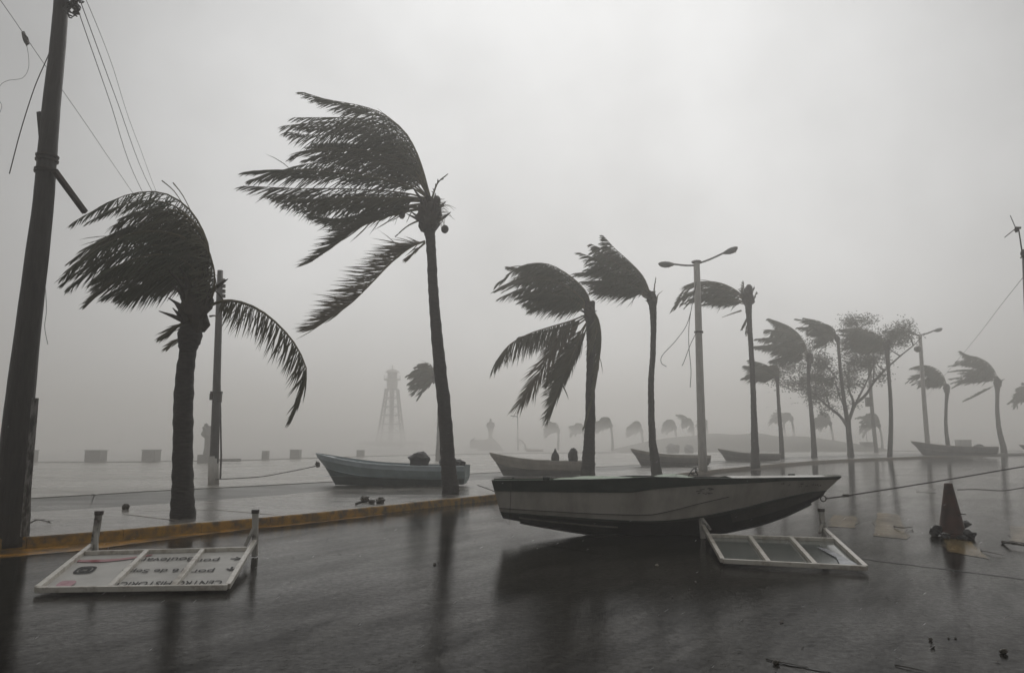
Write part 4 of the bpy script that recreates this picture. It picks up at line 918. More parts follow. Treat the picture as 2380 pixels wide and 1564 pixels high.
# ragged green cover strip along the side deck
for (x0, x1, hh) in ((.95, 2.15, .035), (2.5, 3.1, .04)):
    A_ = []; B2 = []
    for j in range(14):
        t = j / 13; xx = x0 + (x1 - x0) * t; i = min(range(NS), key=lambda k: abs(gun[k].x - xx)); f = math.sin(math.pi * t) * hh + .012 * noise.noise(V((t * 6, x0, 0)))
        A_.append(bw(V((xx, gun[i].y - .04, gun[i].z + .014)), 1)); B2.append(bw(V((xx, gun[i].y - .16, gun[i].z + .02 + f)), 1))
    q = MB()
    for j in range(13): q.face([A_[j], A_[j + 1], B2[j + 1], B2[j]]); q.face([B2[j], B2[j + 1], B2[j + 1] + V((0, .18, -.05)), B2[j] + V((0, .18, -.05))])
    q.obj('deck_cover', M['green'], boat)
q = MB()                                   # twisted wire fitting on the far side deck
pts_ = [P(x, y, BY + .2) for x, y in ((1600, 1106), (1606, 1096), (1614, 1088), (1620, 1092), (1613, 1100), (1605, 1098), (1612, 1104), (1622, 1103), (1616, 1094), (1618, 1086))]
q.tube(catmull(pts_, 30), .009, 5); q.obj('wire_fitting', M['lamp_metal'], boat)
# worn registration characters, too faded to read
rg = random.Random(4)
def side_pt(px, py):                       # point on the near topside
    best = None
    for i in range(NS - 1):
        for j in range(12):
            p = bw(sh[i].lerp(chi[i], j / 11), 1); d = p - V((0, 0, EYE))
            cyv = d.y * cp + d.z * sp; sx = CX + FPX * d.x / cyv; sy = CY - FPX * (-d.y * sp + d.z * cp) / cyv
            e_ = (sx - px) ** 2 + (sy - py) ** 2
            if best is None or e_ < best[0]: best = (e_, p)
    return best[1]
for gx, cnt in ((1820, 2), (1855, 3), (1889, 3)):
    for k in range(cnt):
        x = gx + k * 7.2; yt, yb = 1124, 1132.5
        TL, TR, BL, BR = [side_pt(*p_) for p_ in ((x, yt), (x + 5, yt), (x - .5, yb), (x + 4.5, yb))]
        off = V((0, -.006, .0)); q = MB(); th = .012
        TL = TL; w_ = (BR - BL).length or .03
        base_ = side_pt(x, 1128); ux = V((1, .28, 0)).normalized(); uz = V((0, .12, 1)).normalized(); W, H_ = .034, .058
        o_ = base_ + off + V((0, -.004, 0))
        def bar(x0, z0, x1, z1): q.beam(o_ + ux * x0 * W + uz * z0 * H_, o_ + ux * x1 * W + uz * z1 * H_, th, .004, up=V((0, 1, .1)))
        pat = rg.choice([((0, 0, 0, 1), (0, 1, 1, 1), (1, 0, 1, 1), (0, .5, 1, .5)), ((0, 0, 1, 0), (0, 1, 1, 1), (1, 0, 1, 1), (0, .5, 1, .5)), ((0, 0, 0, 1), (0, 0, 1, 0), (1, 0, 1, 1), (0, 1, 1, 1))])
        for s4 in pat: bar(*s4)
        q.obj('letter', M['letter'], boat)
# scuff on the side, thin cord over the stern, bow ring
q = MB(); c = side_pt(1632, 1142)
for k in range(9): a = c + V((rg.uniform(-.1, .12), -.012, rg.uniform(-.05, .06))); q.beam(a, a + V((rg.uniform(.03, .1), .0, rg.uniform(-.02, .02))), .01, .003, up=V((0, 1, 0)))
q.obj('scuff_mark', M['letter'], boat)
q = MB(); q.tube(catmull([P(1187, 1122, BY - .82), P(1187, 1150, BY - .82), P(1185, 1195, BY - .80), P(1184, 1218, BY - .78), P(1176, 1212, BY - .78)], 16), .004, 5); q.obj('hanging_cord', M['rope'], boat)
ringc = bw(V((5.24, 0, .59)), 1) + V((.10, 0, -.02)); pts_ = [ringc + V((math.cos(a) * .045, 0, math.sin(a) * .045)) for a in [j / 12 * 2 * math.pi for j in range(13)]]
q = MB(); q.tube(pts_, .011, 6); q.obj('bow_ring', M['metal_dark'], boat)
rk = [ringc + V((.04, 0, .0)), P(1966, 1152, ringc.y + .3), P(2100, 1131, ringc.y + 1.0), P(2240, 1108, ringc.y + 1.6), P(2380, 1084, ringc.y + 2.2), P(2620, 1046, ringc.y + 3.2)]
cable('mooring_rope', rk, .012, 'taut rope running right from the bow ring of the white boat', 'rope', 'rope')
o = MB().blob(P(1966, 1151.5, ringc.y + .3), (.14, .05, .05), 1, .3, 8, 6).obj('rope_knot', M['rope']); tag(o, 'thick knot in the bow rope close to the white boat', 'knot')
cable('mooring_rope', [P(2225, 1138, 15.5), P(2270, 1137, 15.4), P(2330, 1140, 15.3), P(2380, 1133, 15.3), P(2480, 1118, 15.3)], .010, 'slack lower rope passing behind the traffic cone', 'rope', 'rope')

# ---------------------------------------------------------------- pangas on the promenade
def panga(name, label, bow_px, stern_x, base_y, mats, z=PZ, hscale=1.0, turn=0, group='open fishing boats washed up along the promenade', Y=None):
    b = G(bow_px[0], base_y, z); Y = Y or b.y; s_ = Y / FPX
    x0 = (bow_px[0] - CX) * s_; Lb = (stern_x - bow_px[0]) * s_
    t = thing('fishing_boat', (x0 + Lb / 2, Y, z), label, 'boat', group)
    bowz = (EYE + (HOR - bow_px[1]) * s_) - z; k = bowz / 1.12
    NSp = 26
    g_ = catmull([V(p) for p in [(0, .03, 1.12), (.07, .30, 1.05), (.2, .56, .92), (.38, .76, .79), (.6, .82, .72), (.82, .8, .69), (1, .7, .69)]], NSp)
    r_ = catmull([V(p) for p in [(.012, .02, .96), (.08, .27, .88), (.2, .53, .76), (.38, .73, .63), (.6, .80, .56), (.82, .78, .53), (1, .68, .53)]], NSp)
    c_ = catmull([V(p) for p in [(.06, .01, .66), (.11, .17, .56), (.22, .40, .44), (.38, .60, .33), (.6, .68, .27), (.82, .66, .25), (1, .58, .27)]], NSp)
    b_ = catmull([V(p) for p in [(.135, .0, .0), (.17, .05, .0), (.26, .2, .0), (.4, .34, .0), (.6, .42, .0), (.82, .40, .02), (.985, .34, .05)]], NSp)
    def W_(p, sg):
        v_ = V(((p.x - .5) * Lb, -p.y * sg * min(1, Lb / 5), p.z * k)); v_ = Matrix.Rotation(turn, 3, 'Z') @ v_
        return v_ + V((x0 + Lb / 2, Y, z))
    def st(mb, A, B2, sg, off=0):
        for i in range(NSp - 1):
            q_ = [W_(A[i], sg), W_(A[i + 1], sg), W_(B2[i + 1], sg), W_(B2[i], sg)]; mb.face(q_[::-1] if sg > 0 else q_)
    up_, mid_, low_ = MB(), MB(), MB()
    for sg in (1, -1):
        rl, ck = MB(), MB()
        r2 = [p + V((0, .02, 0)) for p in r_]
        st(up_, g_, r2, sg); st(mid_, r_, c_, sg); st(low_, c_, b_, sg)
        st(rl, [p + V((0, -.04, .02)) for p in g_], [p + V((0, .03, .015)) for p in g_], sg); st(rl, [p + V((0, .03, .015)) for p in g_], [p + V((0, .03, -.03)) for p in g_], sg)
        st(ck, [p + V((0, .005, .02)) for p in c_], [p + V((0, .03, -.0)) for p in c_], sg)
        rl.obj('rub_rail', M[mats[3]], t); ck.obj('spray_rail', M[mats[3]], t)
    shade(up_.obj('sheer_plank', M[mats[0]], t)); shade(mid_.obj('hull_side', M[mats[1]], t)); shade(low_.obj('hull_bottom', M[mats[2]], t))
    q = MB(); q.face([W_(g_[-1], 1), W_(r_[-1], 1), W_(c_[-1], 1), W_(b_[-1], 1), W_(b_[-1], -1), W_(c_[-1], -1), W_(r_[-1], -1), W_(g_[-1], -1)]); q.obj('transom', M[mats[1]], t)
    q = MB()
    for i in range(NSp - 1):
        a = [V((p.x, max(0, p.y - .05), .32)) for p in (g_[i], g_[i + 1])]; q.face([W_(a[0], 1), W_(a[1], 1), W_(a[1], -1), W_(a[0], -1)])
    q.obj('sole', M[mats[1]], t)
    for xx in (.35, .6, .82):
        i = int(xx * (NSp - 1)); q = MB(); q.beam(W_(V((g_[i].x, g_[i].y - .04, g_[i].z - .1)), 1), W_(V((g_[i].x, g_[i].y - .04, g_[i].z - .1)), -1), .25, .04); q.obj('thwart', M[mats[0]], t)
    q = MB()
    for i in range(6): q.face([W_(g_[i] + V((0, -.01, -.01)), 1), W_(g_[i + 1] + V((0, -.01, -.01)), 1), W_(g_[i + 1] + V((0, -.01, -.01)), -1), W_(g_[i] + V((0, -.01, -.01)), -1)])
    q.obj('foredeck', M[mats[0]], t)
    return t, Y, s_
_, Y1, S1 = panga('fishing_boat', 'pale blue open fishing boat behind the tallest palm trunk', (737, 1053), 1089, 1127, ('panga_blue_light', 'panga_blue', 'panga_teal', 'panga_blue_light'), turn=R(-4))
_, Y2b, S2 = panga('fishing_boat', 'cream open fishing boat left of the palm behind the white boat', (1138, 1051), 1375, 1105, ('panga_white', 'panga_white', 'panga_grey', 'panga_white'), turn=R(5))
panga('fishing_boat', 'hazy cream fishing boat behind the slim brush-crowned palm', (1461, 1042), 1640, 1083, ('panga_white', 'panga_grey', 'panga_grey', 'panga_white'), turn=R(4))
_, Y4, S4 = panga('fishing_boat', 'hazy grey fishing boat between the nearer lamp post and the ragged palm', (1664, 1042), 1800, 1072, ('panga_grey', 'panga_grey', 'panga_grey', 'panga_white'), turn=R(-6))
panga('fishing_boat', 'dark fishing boat at far right under the farther lamp post', (2113, 1025), 2292, 1058, ('panga_grey', 'panga_grey', 'panga_grey', 'panga_white'), turn=R(-8))
panga('fishing_boat', 'bow of a dark fishing boat at the right edge', (2356, 1033), 2500, 1057, ('panga_grey', 'panga_grey', 'panga_grey', 'panga_white'))
panga('fishing_boat', 'very faint pale boat under a bent branch right of the statue', (1218, 1040), 1262, 1050, ('panga_white', 'panga_white', 'panga_grey', 'panga_white'))
def bundle(px0, px1, yt, yb, Y, lab, seed, peak=False, name='covered_bundle'):
    s_ = Y / FPX; a, b = P(px0, yb, Y), P(px1, yb, Y); tp = P(px0, yt, Y).z; wd = b.x - a.x; hh = tp - a.z
    t = thing(name, ((a.x + b.x) / 2, Y, a.z), lab, 'covered load')
    if peak: MB().lathe(((a.x + b.x) / 2, Y, a.z - .05), [(wd * .46, 0), (wd * .5, hh * .4), (wd * .42, hh * .6), (wd * .2, hh * .8), (wd * .03, hh * 1.05)], 10).obj('cover', M['tarp'], t)
    else: MB().blob(((a.x + b.x) / 2, Y, a.z + hh * .42), (wd, wd * .8, hh * 1.2), seed, .16, 14, 10).obj('cover', M['tarp'], t)
    MB().box(((a.x + b.x) / 2, Y, a.z + hh * .1 - .02), (wd * .8, wd * .6, hh * .3)).obj('crate', M['tarp'], t, bevel=.02)
bundle(949, 1000, 1051, 1082, Y1, 'dark rounded bundle in the middle of the pale blue boat', 1)
bundle(1018, 1062, 1062, 1082, Y1 + .1, 'low dark heap in the pale blue boat behind the tallest palm trunk', 2)
bundle(1046, 1082, 1068, 1084, Y1 + .1, 'small dark heap at the stern of the pale blue boat', 4)
bundle(1281, 1300, 1040, 1072, Y2b, 'pointed dark cover standing in the cream boat', 3, True)
bundle(1320, 1344, 1043, 1072, Y2b, 'hunched dark cover in the cream boat beside the palm trunk', 6)
bundle(1548, 1580, 1032, 1052, 78, 'faint square load behind the hazy cream boat', 7); bundle(1590, 1612, 1034, 1052, 78, 'faint small load left of the nearer lamp post', 9)
bundle(2262, 2290, 1033, 1050, 72, 'dark tilted lump in the stern of the dark far boat', 8)
cable('mooring_rope', [P(740, 1080, Y1), P(720, 1086, Y1), P(660, 1098, Y1 + .3), P(600, 1108, Y1 + .4), P(500, 1114, Y2 - .2)], .014, 'rope from the bow of the pale blue boat to the thin pole', 'rope', 'rope')
o = MB().blob(P(738, 1079, Y1 - .1), (.14, .1, .16), 2, .4, 8, 6).obj('rope_knot', M['rope']); tag(o, 'dark knot hanging at the bow of the pale blue boat', 'knot')
cable('mooring_rope', [P(1215, 1090 + 0, Y1 - 1), P(1110, 1127, 21), P(1145, 1140, 19), P(1170, 1150, 17)][1:] , .012, 'thin rope lying over the pavement between tallest palm and white boat', 'rope', 'rope')
# bare bent branch
Yb = 110
bt = thing('bent_branch', (P(1216, 1046, Yb).x, Yb, PZ), 'faint bare bent branch sticking up right of the statue', 'branch')
MB().tube(catmull([P(1222, 1046, Yb), P(1220, 1034, Yb), P(1212, 1024, Yb), P(1198, 1017, Yb)], 12), [.16 * (1 - .07 * i) for i in range(12)], 6).obj('stem', M['fibre'], bt)
for k in range(4): MB().tube([P(1206 + k * 3, 1020 + k * 3, Yb), P(1194 + k * 4, 1024 + k * 3, Yb)], [.07, .02], 5).obj('twig', M['fibre'], bt)

# ---------------------------------------------------------------- lattice light tower
YT = 172.0; st_ = YT / FPX
tw = thing('lattice_tower', (P(910, 1040, YT).x, YT, PZ), 'hazy lattice lighthouse tower with a lantern room and mast on a columned base', 'tower')
tcx = P(909, 1000, YT).x
def zt(py): return P(909, py, YT).z
levels = [(1028, 29), (1005, 25.5), (985, 22.5), (965, 20), (945, 17.5), (925, 15), (905, 13)]
lv = [(zt(y), h * st_) for y, h in levels]
cor = [(-1, -1), (1, -1), (1, 1), (-1, 1)]
for sx, sy in cor: MB().tube([(tcx + sx * h, YT + sy * h, z) for z, h in lv], .22, 6).obj('leg', M['tower'], tw)
for i, (z, h) in enumerate(lv):
    for k in range(4):
        a, b = cor[k], cor[(k + 1) % 4]; MB().beam((tcx + a[0] * h, YT + a[1] * h, z), (tcx + b[0] * h, YT + b[1] * h, z), .22, .22).obj('ring_beam', M['tower'], tw)
        if i < len(lv) - 1:
            z2, h2 = lv[i + 1]
            MB().beam((tcx + a[0] * h, YT + a[1] * h, z), (tcx + b[0] * h2, YT + b[1] * h2, z2), .09, .09).obj('brace', M['tower'], tw)
            MB().beam((tcx + b[0] * h, YT + b[1] * h, z), (tcx + a[0] * h2, YT + a[1] * h2, z2), .09, .09).obj('brace', M['tower'], tw)
MB().lathe((tcx, YT, 0), [(1.25, zt(905)), (1.3, zt(884)), (2.0, zt(883)), (2.0, zt(881))], 16).obj('watch_room', M['tower_room'], tw)
MB().lathe((tcx, YT, 0), [(1.15, zt(881)), (1.15, zt(866))], 12).obj('lantern', M['tower'], tw)
MB().lathe((tcx, YT, 0), [(1.75, zt(866)), (1.3, zt(861)), (.3, zt(857))], 16).obj('roof', M['tower_room'], tw)
for k in range(10):
    a = k / 10 * 2 * math.pi; MB().tube([(tcx + 1.9 * math.cos(a), YT + 1.9 * math.sin(a), zt(881)), (tcx + 1.9 * math.cos(a), YT + 1.9 * math.sin(a), zt(872))], .05, 5).obj('rail_post', M['tower'], tw)
MB().tube([(tcx, YT, zt(857)), (tcx, YT, zt(848))], .08, 6).obj('mast', M['tower'], tw); MB().beam((tcx - .5, YT, zt(852)), (tcx + .5, YT, zt(852)), .1, .1).obj('mast_arm', M['tower'], tw)
MB().tube([(tcx, YT, zt(1028)), (tcx, YT, zt(905))], .55, 8).obj('stair_shaft', M['tower_room'], tw)
MB().box((P(912, 1030, YT).x, YT, zt(1029)), (128 * st_, 12, .5)).obj('deck', M['tower_room'], tw)
for k in range(9):
    for yy in (-5.4, 5.4):
        x = P(850 + k * 15.5, 1040, YT).x; MB().box((x, YT + yy, (zt(1029) - .25 + PZ) / 2), (.5, .5, zt(1029) - .25 - PZ)).obj('column', M['tower_room'], tw)
MB().box((P(905, 1040, YT).x, YT, (zt(1029) - .25 + PZ) / 2), (60 * st_, 8, zt(1029) - .25 - PZ)).obj('base_room', M['tower'], tw)

# statue on a stepped pedestal
YS = 125.0; ss = YS / FPX; sxc = P(1140, 1000, YS).x
mo = thing('statue_monument', (sxc, YS, PZ), 'hazy standing statue on a sloping stone pedestal right of the lattice tower', 'statue')
def zs(py): return P(1140, py, YS).z
q = MB(); zz = [(1047, 30), (1035, 22), (1026, 13), (1019, 8)]
for (ya, wa), (yb_, wb) in zip(zz, zz[1:]):
    A_ = [(sxc + a * wa * ss, YS + b * wa * ss, zs(ya)) for a, b in cor]; B2 = [(sxc + a * wb * ss, YS + b * wb * ss, zs(yb_)) for a, b in cor]
    for k in range(4): q.face([A_[k], A_[(k + 1) % 4], B2[(k + 1) % 4], B2[k]])
q.face([(sxc + a * 8 * ss, YS + b * 8 * ss, zs(1019)) for a, b in cor]); q.obj('pedestal', M['monument'], mo)
MB().box((P(1112, 1030, YS).x, YS + 1, (zs(1022) + PZ) / 2), (38 * ss, 3, zs(1022) - PZ)).obj('side_wall', M['monument'], mo, bevel=.05)
fig = MB(); fb = zs(1019); hh = zs(972) - fb
fig.lathe((sxc, YS, fb), [(.34, 0), (.33, hh * .2), (.42, hh * .35), (.52, hh * .5), (.56, hh * .64), (.48, hh * .75), (.26, hh * .82), (.16, hh * .85), (.21, hh * .9), (.17, hh * .95), (.04, hh)], 14)
for sg in (-1, 1): fig.tube([(sxc + sg * .45, YS, fb + hh * .78), (sxc + sg * .62, YS - .1, fb + hh * .62), (sxc + sg * .4, YS - .3, fb + hh * .5)], [.16, .13, .1], 7)
fig.obj('figure', M['bronze'], mo, smooth=True)
# weathered monument behind the thin pole
YM = 44.0; sm = YM / FPX; mx_ = P(481, 1040, YM).x
m2 = thing('stone_monument', (mx_, YM, PZ), 'dark weathered stone figure on a plinth, seen left of the thin pole', 'monument')
def zm(py): return P(481, py, YM).z
MB().box((mx_, YM, (zm(1056) + PZ) / 2), (30 * sm, 30 * sm, zm(1056) - PZ)).obj('plinth', M['block'], m2, bevel=.03)
MB().tube([(mx_ + .1, YM, zm(1056)), (mx_ + .08, YM, zm(1040)), (mx_ + .05, YM, zm(1018))], [12 * sm, 9 * sm, 8 * sm], 10).obj('shaft', M['block'], m2)
q = MB(); q.blob((mx_ - .02, YM, zm(1004)), (26 * sm, 20 * sm, 30 * sm), 3, .25, 14, 10); q.blob((mx_ - .12, YM, zm(990)), (10 * sm, 9 * sm, 13 * sm), 5, .15, 10, 8); q.obj('figure', M['block'], m2)
q = MB(); q.tube([P(460, 1070, YM), P(560, 1069, YM + 1)], .09, 6); tag(q.obj('fallen_branch', M['fibre']), 'dark branch lying on the ground behind the thin pole', 'branch')

# ---------------------------------------------------------------- fallen sign frames
def text_mesh(body, size):
    cu = bpy.data.curves.new('text', 'FONT'); cu.body = body; cu.size = size; cu.align_x = 'LEFT'; cu.offset = .004; cu.extrude = .0012
    ob = bpy.data.objects.new('text', cu); COL.objects.link(ob); bpy.context.view_layer.update()
    me = bpy.data.meshes.new_from_object(ob.evaluated_get(bpy.context.evaluated_depsgraph_get()))
    vs = [v.co.copy() for v in me.vertices]; fs = [list(p.vertices) for p in me.polygons]
    bpy.data.objects.remove(ob); bpy.data.curves.remove(cu); bpy.data.meshes.remove(me); return vs, fs
def sign(nl, nr, fl, fr_, farbar, divs, label, posts, panel, zn=.05, zf=.20, text=False, shear_t=None):
    A_, B_ = G(*nl, zn), G(*nr, zn); Cc_, D_ = G(*fl, zf), G(*fr_, zf)
    org = (A_ + B_ + Cc_ + D_) / 4
    t = thing('fallen_sign', (org.x, org.y, 0), label, 'sign', 'fallen sign frames on the wet road')
    W_ = .055
    MB().beam(A_, B_, W_, W_).obj('frame_rail', M['frame_white'], t, bevel=.006)
    MB().beam(A_ + (Cc_ - A_).normalized() * .03, Cc_, W_, W_).obj('frame_side', M['frame_white'], t, bevel=.006)
    MB().beam(B_ + (D_ - B_).normalized() * .03, D_, W_, W_).obj('frame_side', M['frame_white'], t, bevel=.006)
    E_, F_ = A_.lerp(Cc_, farbar), B_.lerp(D_, farbar); e_ = (F_ - E_).normalized()
    MB().beam(E_ + e_ * .028, F_ - e_ * .028, W_ * .9, W_ * .9).obj('frame_rail', M['frame_white'], t, bevel=.006)
    for u in divs:
        p, q_ = A_.lerp(B_, u), E_.lerp(F_, u); d = (q_ - p).normalized(); MB().beam(p + d * .028, q_ - d * .026, W_, W_ * .9).obj('divider', M['frame_white'], t, bevel=.006)
    us = [0] + list(divs) + [1]
    dn = V((0, 0, -.022))
    q = MB(); q.face([A_ + dn, B_ + dn, F_ + dn, E_ + dn]); q.face([A_ + dn * 1.15, E_ + dn * 1.15, F_ + dn * 1.15, B_ + dn * 1.15]); q.obj('panel', panel, t)
    for (j, ptop, side_) in posts:
        J = Cc_ if j == 0 else D_; top = J + V(ptop); m_ = M['frame_rusty']
        MB().beam(J + V((0, .03, -zf + .01)), top, .07, .06, up=V((0, 1, 0))).obj('foot', m_, t, bevel=.006)
        inn = (E_ if j == 0 else F_) + e_ * (.22 if j == 0 else -.02)
        MB().beam(J + V(ptop) * .55, J + V((side_ * .10, -.06, -.05)), .035, .03, up=V((0, 1, 0))).obj('brace', m_, t)
        MB().box(top, (.085, .07, .05)).obj('foot_cap', M['metal_dark'], t, bevel=.005)
    # plane coordinates on the panel: u 0..1 left to right, v 0..1 near to far
    def on(u, v_, h=.0): return (A_.lerp(B_, u).lerp(E_.lerp(F_, u), v_)) + V((0, 0, -.017 + h))
    return t, on, (B_ - A_).length, (E_ - A_).length
t1, on1, Wp, Hp = sign((84, 1370), (528, 1364), (213, 1268), (592, 1258), .80, (.375, .71), 'fallen white sign frame lying face up on the left, with street directions upside down',
                       [(0, (.06, 0, .40), 1), (1, (-.01, 0, .38), -1)], M['panel_white'])
def put_text(body, u0, u1, v0, v1, m=M['sign_black'], sheared=None):
    """lettering laid on the panel, turned half round: it reads from the right and from the far side"""
    vs, fs = text_mesh(body, 1.0); x0 = min(v.x for v in vs); x1 = max(v.x for v in vs); y0 = min(v.y for v in vs); y1 = max(v.y for v in vs)
    mb = MB(); mb.v = [tuple(on1(u1 + (u0 - u1) * (v.x - x0) / (x1 - x0), v1 + (v0 - v1) * (v.y - y0) / (y1 - y0), .002 + (.001 if v.z > 0 else 0))) for v in vs]
    mb.f = fs; mb.m = [0] * len(fs); o = mb.obj('lettering', m, t1); return o
put_text('por', .715, .845, .70, .80); put_text('Boulevard', .337, .695, .715, .83)
put_text('por', .735, .86, .40, .50); put_text('16 de Sept.', .335, .685, .41, .53)
put_text('CENTRO HISTORICO', .35, .95, .09, .19)
def arrow(u, v_, ang, s1=.075):
    q = MB(); c = on1(u, v_, .003); a = R(ang)
    def pt(x, y): return on1(u + (x * math.cos(a) - y * math.sin(a)) * s1 * .9, v_ + (x * math.sin(a) + y * math.cos(a)) * s1 * 1.35, .003)
    q.face([pt(-.5, -.1), pt(.15, -.1), pt(.15, .1), pt(-.5, .1)]); q.face([pt(.5, 0), pt(-.02, .5), pt(-.12, .33), pt(.22, 0)]); q.face([pt(.22, 0), pt(-.12, -.33), pt(-.02, -.5), pt(.5, 0)])
    q.obj('arrow', M['sign_black'], t1)
arrow(.945, .75, 0); arrow(.955, .47, -90)
q = MB()
for i in range(14):
    a0, a1 = i / 14, (i + 1) / 14; f = lambda t: (.02 + .40 * t, .80 - .03 * math.sin(math.pi * t) + .13 * t * t); th = lambda t: .022 + .03 * (1 - abs(t - .35) * 1.3)
    (ua, va), (ub, vb) = f(a0), f(a1); q.face([on1(ua, va - th(a0), .003), on1(ub, vb - th(a1), .003), on1(ub, vb + th(a1) * .6, .003), on1(ua, va + th(a0) * .6, .003)])
q.obj('red_swoosh', M['sign_red'], t1)
def disc(u, v_, ru, rv, m, hole=0, nm='emblem'):
    q = MB(); n = 20
    for i in range(n):
        a0, a1 = 2 * math.pi * i / n, 2 * math.pi * (i + 1) / n; f = lambda a, k: on1(u + ru * k * math.copysign(abs(math.cos(a)) ** .6, math.cos(a)), v_ + rv * k * math.copysign(abs(math.sin(a)) ** .6, math.sin(a)), .003)
        q.face([f(a0, hole), f(a0, 1), f(a1, 1), f(a1, hole)] if hole else [f(a0, .001), f(a0, 1), f(a1, 1)])
    q.obj(nm, m, t1)
disc(.125, .52, .055, .10, M['sign_black'], .72); disc(.125, .52, .032, .055, M['sign_black'], .4); disc(.11, .17, .045, .075, M['sign_pink']); disc(.10, .18, .02, .03, M['sign_red'])
t2, on2, _, _ = sign((1680, 1303), (2014, 1320), (1634, 1222), (1916, 1230), .68, (.335, .66), 'fallen white sign frame with bare grey panels, lying right of the boat',
                     [(0, (-.03, 0, .24), 1), (1, (-.03, 0, .28), -1)], M['panel_back'], zn=.06, zf=.2)
q = MB()
for pl in (((.80, .70), (.86, .64), (.93, .35), (.87, .33)), ((.87, .33), (.93, .35), (.985, .06), (.84, .05))): q.face([on2(u, v_, .010) for u, v_ in pl])
q.obj('scraped_patch', M['panel_scrape'], t2)

# ---------------------------------------------------------------- traffic cone with stones
cb_ = G(2214, 1246, 0); CYc = cb_.y; sc_ = CYc / FPX
cone = thing('traffic_cone', (cb_.x, CYc, 0), 'dirty dark red traffic cone standing on the wet road at the right', 'traffic cone')
hc = 112 * sc_
mb = MB(); mb.lathe((cb_.x, CYc, .04), [(29 * sc_, 0), (27.5 * sc_, .02), (23 * sc_, hc * .25), (16 * sc_, hc * .6), (9.5 * sc_, hc * .93), (8.5 * sc_, hc), (5 * sc_, hc + .005)], 24)
shade(mb.obj('body', M['cone'], cone)); MB().box((cb_.x, CYc, .02), (62 * sc_, 62 * sc_, .04)).obj('base_plate', M['cone'], cone, bevel=.01)
MB().tube([P(2224, 1200, CYc - .1), P(2235, 1194, CYc - .2), P(2246, 1196, CYc - .25)], .008, 5).obj('snagged_twig', M['fibre'], cone)
for k, (x, y, wx, wz, lab) in enumerate([(2177, 1240, 30, 26, 'dark stone left of the traffic cone'), (2196, 1246, 24, 14, 'low dark stone touching the left of the traffic cone base'), (2240, 1234, 38, 14, 'flat dark piece leaning on the right of the traffic cone'), (2254, 1247, 26, 20, 'dark stone right of the traffic cone'), (2236, 1250, 22, 10, 'small flat stone in front of the traffic cone on its right')]):
    p = G(x, min(y + 6, 1254), 0); o = MB().blob((p.x, p.y, wz * sc_ * .42 + (.1 if k == 2 else 0)), (wx * sc_, wx * sc_ * .7, wz * sc_), k + 4, .3, 12, 8, rot=Matrix.Rotation(R([10, 0, -12, 15, 5][k]), 3, 'Y')).obj('stone', M['stone_dark']); tag(o, lab, 'stone', 'dark stones around the traffic cone')

# ---------------------------------------------------------------- debris
def twig(pts, r_, lab, leaves=0, name='twig'):
    p3_ = [G(x, y, z) for x, y, z in pts]; mb = MB().tube(catmull(p3_, 12), [r_ * (1 - .06 * i) for i in range(12)], 5); rr = random.Random(int(pts[0][0]))
    cc = catmull(p3_, 12)
    for k in range(leaves):
        c = cc[rr.randrange(12)]; a = rr.uniform(0, 6.28); d = V((math.cos(a), math.sin(a) * .6, .12)) * rr.uniform(.08, .2); s3 = V((-d.y, d.x, 0)).normalized() * .02
        mb.face([c, c + d * .5 + s3, c + d, c + d * .5 - s3])
    return tag(mb.obj(name, M['fibre']), lab, 'twig')
twig([(2078, 1224, .02), (2100, 1226, .05), (2122, 1224, .02)], .012, 'thin stick on the wet road left of the cone', 2)
twig([(2330, 1259, .02), (2350, 1262, .06), (2385, 1268, .05), (2420, 1275, .03)], .022, 'dark palm frond piece lying at the right edge of the road', 14, 'frond_piece')
twig([(2280, 1279, .01), (2310, 1285, .03), (2340, 1292, .01)], .006, 'thin twig right of the yellow mark by the cone')
twig([(1780, 1531, .005), (1830, 1541, .01), (1880, 1551, .005)], .004, 'thin twig near the bottom edge below the right sign frame')
twig([(2080, 1545, .005), (2120, 1552, .01), (2160, 1562, .005)], .004, 'thin twig near the bottom right')
twig([(68, 1216, .2), (85, 1208, .24), (104, 1210, .22), (120, 1216, .17)], .012, 'thin dark tuft beside the foot of the big timber pole', 6)
twig([(826, 1172, .17), (850, 1164, .24), (872, 1166, .22)], .03, 'torn palm sheath lying on the pavement behind the kerb', 22, 'palm_sheath')
for k, (x, y, wd, z, lab) in enumerate([(292, 1183, 17, KZ, 'coconut on the pavement left of the stout palm'), (884, 1170, 22, KZ, 'dark husk at the right end of the pavement debris'), (847, 1167, 22, KZ, 'brown husk in the middle of the pavement debris'), (864, 1171, 16, KZ, 'small husk between the two larger husks'),
                                   (2333, 1519, 24, 0, 'dark husk piece near the bottom right corner'), (1804, 1543, 20, 0, 'dark husk piece on the road at the bottom edge'), (2163, 1488, 13, 0, 'small husk chip right of centre near the bottom'), (2168, 1506, 12, 0, 'small dark chip below the husk chip'), (2221, 1484, 7, 0, 'tiny chip left of the corner husk'), (2205, 1484, 6, 0, 'tiniest chip near the bottom right'), (1010, 1312, 9, 0, 'tiny dark chip on the road above the middle'), (1527, 1315, 10, 0, 'pale chip on the road under the boat stern')]):
    p = G(x, y, z); wv = wd * p.y / FPX * (.75 if z == 0 else 1)
    o = MB().blob((p.x, p.y, z + wv * .3), (wv, wv * .8, wv * (.95 if k == 0 else .62)), k, .05 if k == 0 else .3, 12, 8).obj('coconut' if k == 0 else 'husk', M['nut'] if k != 11 else M['kerb_top']); tag(o, lab, 'coconut' if k == 0 else 'husk')
lit = MB(); rr = random.Random(77)
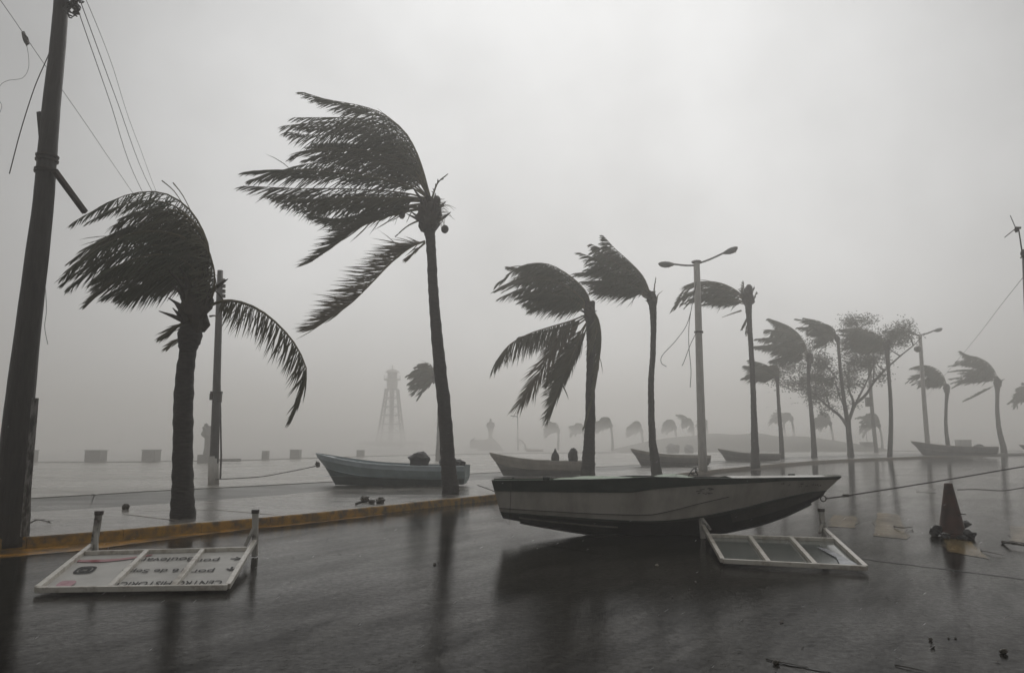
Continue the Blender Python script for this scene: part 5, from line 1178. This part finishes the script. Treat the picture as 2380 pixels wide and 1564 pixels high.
for k in range(260):
    x = rr.uniform(-9, 14); y = rr.uniform(5.5, 26)
    if rr.random() < .5: x = rr.uniform(1.5, 9); y = rr.uniform(5, 10)
    a = rr.uniform(0, 6.28); l_ = rr.uniform(.008, .03) * (1 if rr.random() < .9 else 2.5); d = V((math.cos(a), math.sin(a), 0)) * l_; s3 = V((-math.sin(a), math.cos(a), 0)) * l_ * rr.uniform(.1, .4)
    c = V((x, y, .006)); lit.face([c - d, c - s3, c + d + V((0, 0, .006)), c + s3])
# keep litter on the road side of the kerb
keep = MB()
for f in lit.f:
    c = V(lit.v[f[0]]); i = min(range(90), key=lambda j: (kline[j] - c).length)
    if (c - kline[i]).dot(nrm(kline, i)) < -.2: keep.face([lit.v[j] for j in f])
tag(keep.obj('leaf_litter', M['fibre']), 'scattered leaf scraps on the wet road', 'litter', kind='stuff')

# ---------------------------------------------------------------- haze: rain and spray in the air
mb = MB().box((15, 255, 13.5), (1200, 640, 31))
hz = mb.obj('haze', None); hz.data.materials.clear()
hm = bpy.data.materials.new('rain_haze'); hm.use_nodes = True; ht = hm.node_tree; ht.nodes.clear()
ho = ht.nodes.new('ShaderNodeOutputMaterial'); hv = ht.nodes.new('ShaderNodeVolumePrincipled'); ht.links.new(hv.outputs[0], ho.inputs['Volume'])
hv.inputs['Color'].default_value = (.995, .978, .95, 1); hv.inputs['Density'].default_value = HAZE; hv.inputs['Anisotropy'].default_value = .6
hz.data.materials.append(hm); tag(hz, 'thick pale rain haze filling the air over road and promenade', 'haze', kind='stuff')

# spray driven low over the promenade from the sea
foot = [lline[i] + nrm(lline, i) * 1.5 for i in range(12, 80, 4)]
poly = [(p.x, p.y) for p in foot] + [(150, 142), (-150, 142), (-150, foot[0].y)]
mb = MB(); n_ = len(poly); zl, zh = -.95, 2.8
mb.face([(x, y, zl) for x, y in reversed(poly)]); mb.face([(x, y, zh) for x, y in poly])
for i in range(n_):
    (xa, ya), (xb, yb) = poly[i], poly[(i + 1) % n_]; mb.face([(xa, ya, zl), (xb, yb, zl), (xb, yb, zh), (xa, ya, zh)])
spv = mb.obj('sea_spray', None); spv.data.materials.clear()
sm_ = bpy.data.materials.new('sea_spray'); sm_.use_nodes = True; st2 = sm_.node_tree; st2.nodes.clear()
so_ = st2.nodes.new('ShaderNodeOutputMaterial'); sv_ = st2.nodes.new('ShaderNodeVolumePrincipled'); st2.links.new(sv_.outputs[0], so_.inputs['Volume'])
sv_.inputs['Color'].default_value = (.99, .975, .95, 1); sv_.inputs['Density'].default_value = .012; sv_.inputs['Anisotropy'].default_value = .4
spv.data.materials.append(sm_); tag(spv, 'low white spray driven over the flooded promenade', 'spray', kind='stuff')

# rain drops streaking by in the wind
M['drop'] = mat('rain_drop', (.75, .75, .75), .2)
rr = random.Random(31); mb = MB()
for k in range(380):
    y = rr.uniform(3, 16); x = rr.uniform(-.8, .8) * y; z = rr.uniform(.1, 1.3 + y * .10)
    d = V((-1, rr.uniform(-.2, .2), rr.uniform(-.9, -.35))).normalized() * rr.uniform(.007, .020); s3 = V((d.z, 0, -d.x)).normalized() * rr.uniform(.0008, .0018)
    c = V((x, y, z)); mb.face([c - d, c + s3, c + d, c - s3])
tag(mb.obj('rain', M['drop']), 'sparse rain drops blown sideways through the air', 'rain', kind='stuff')
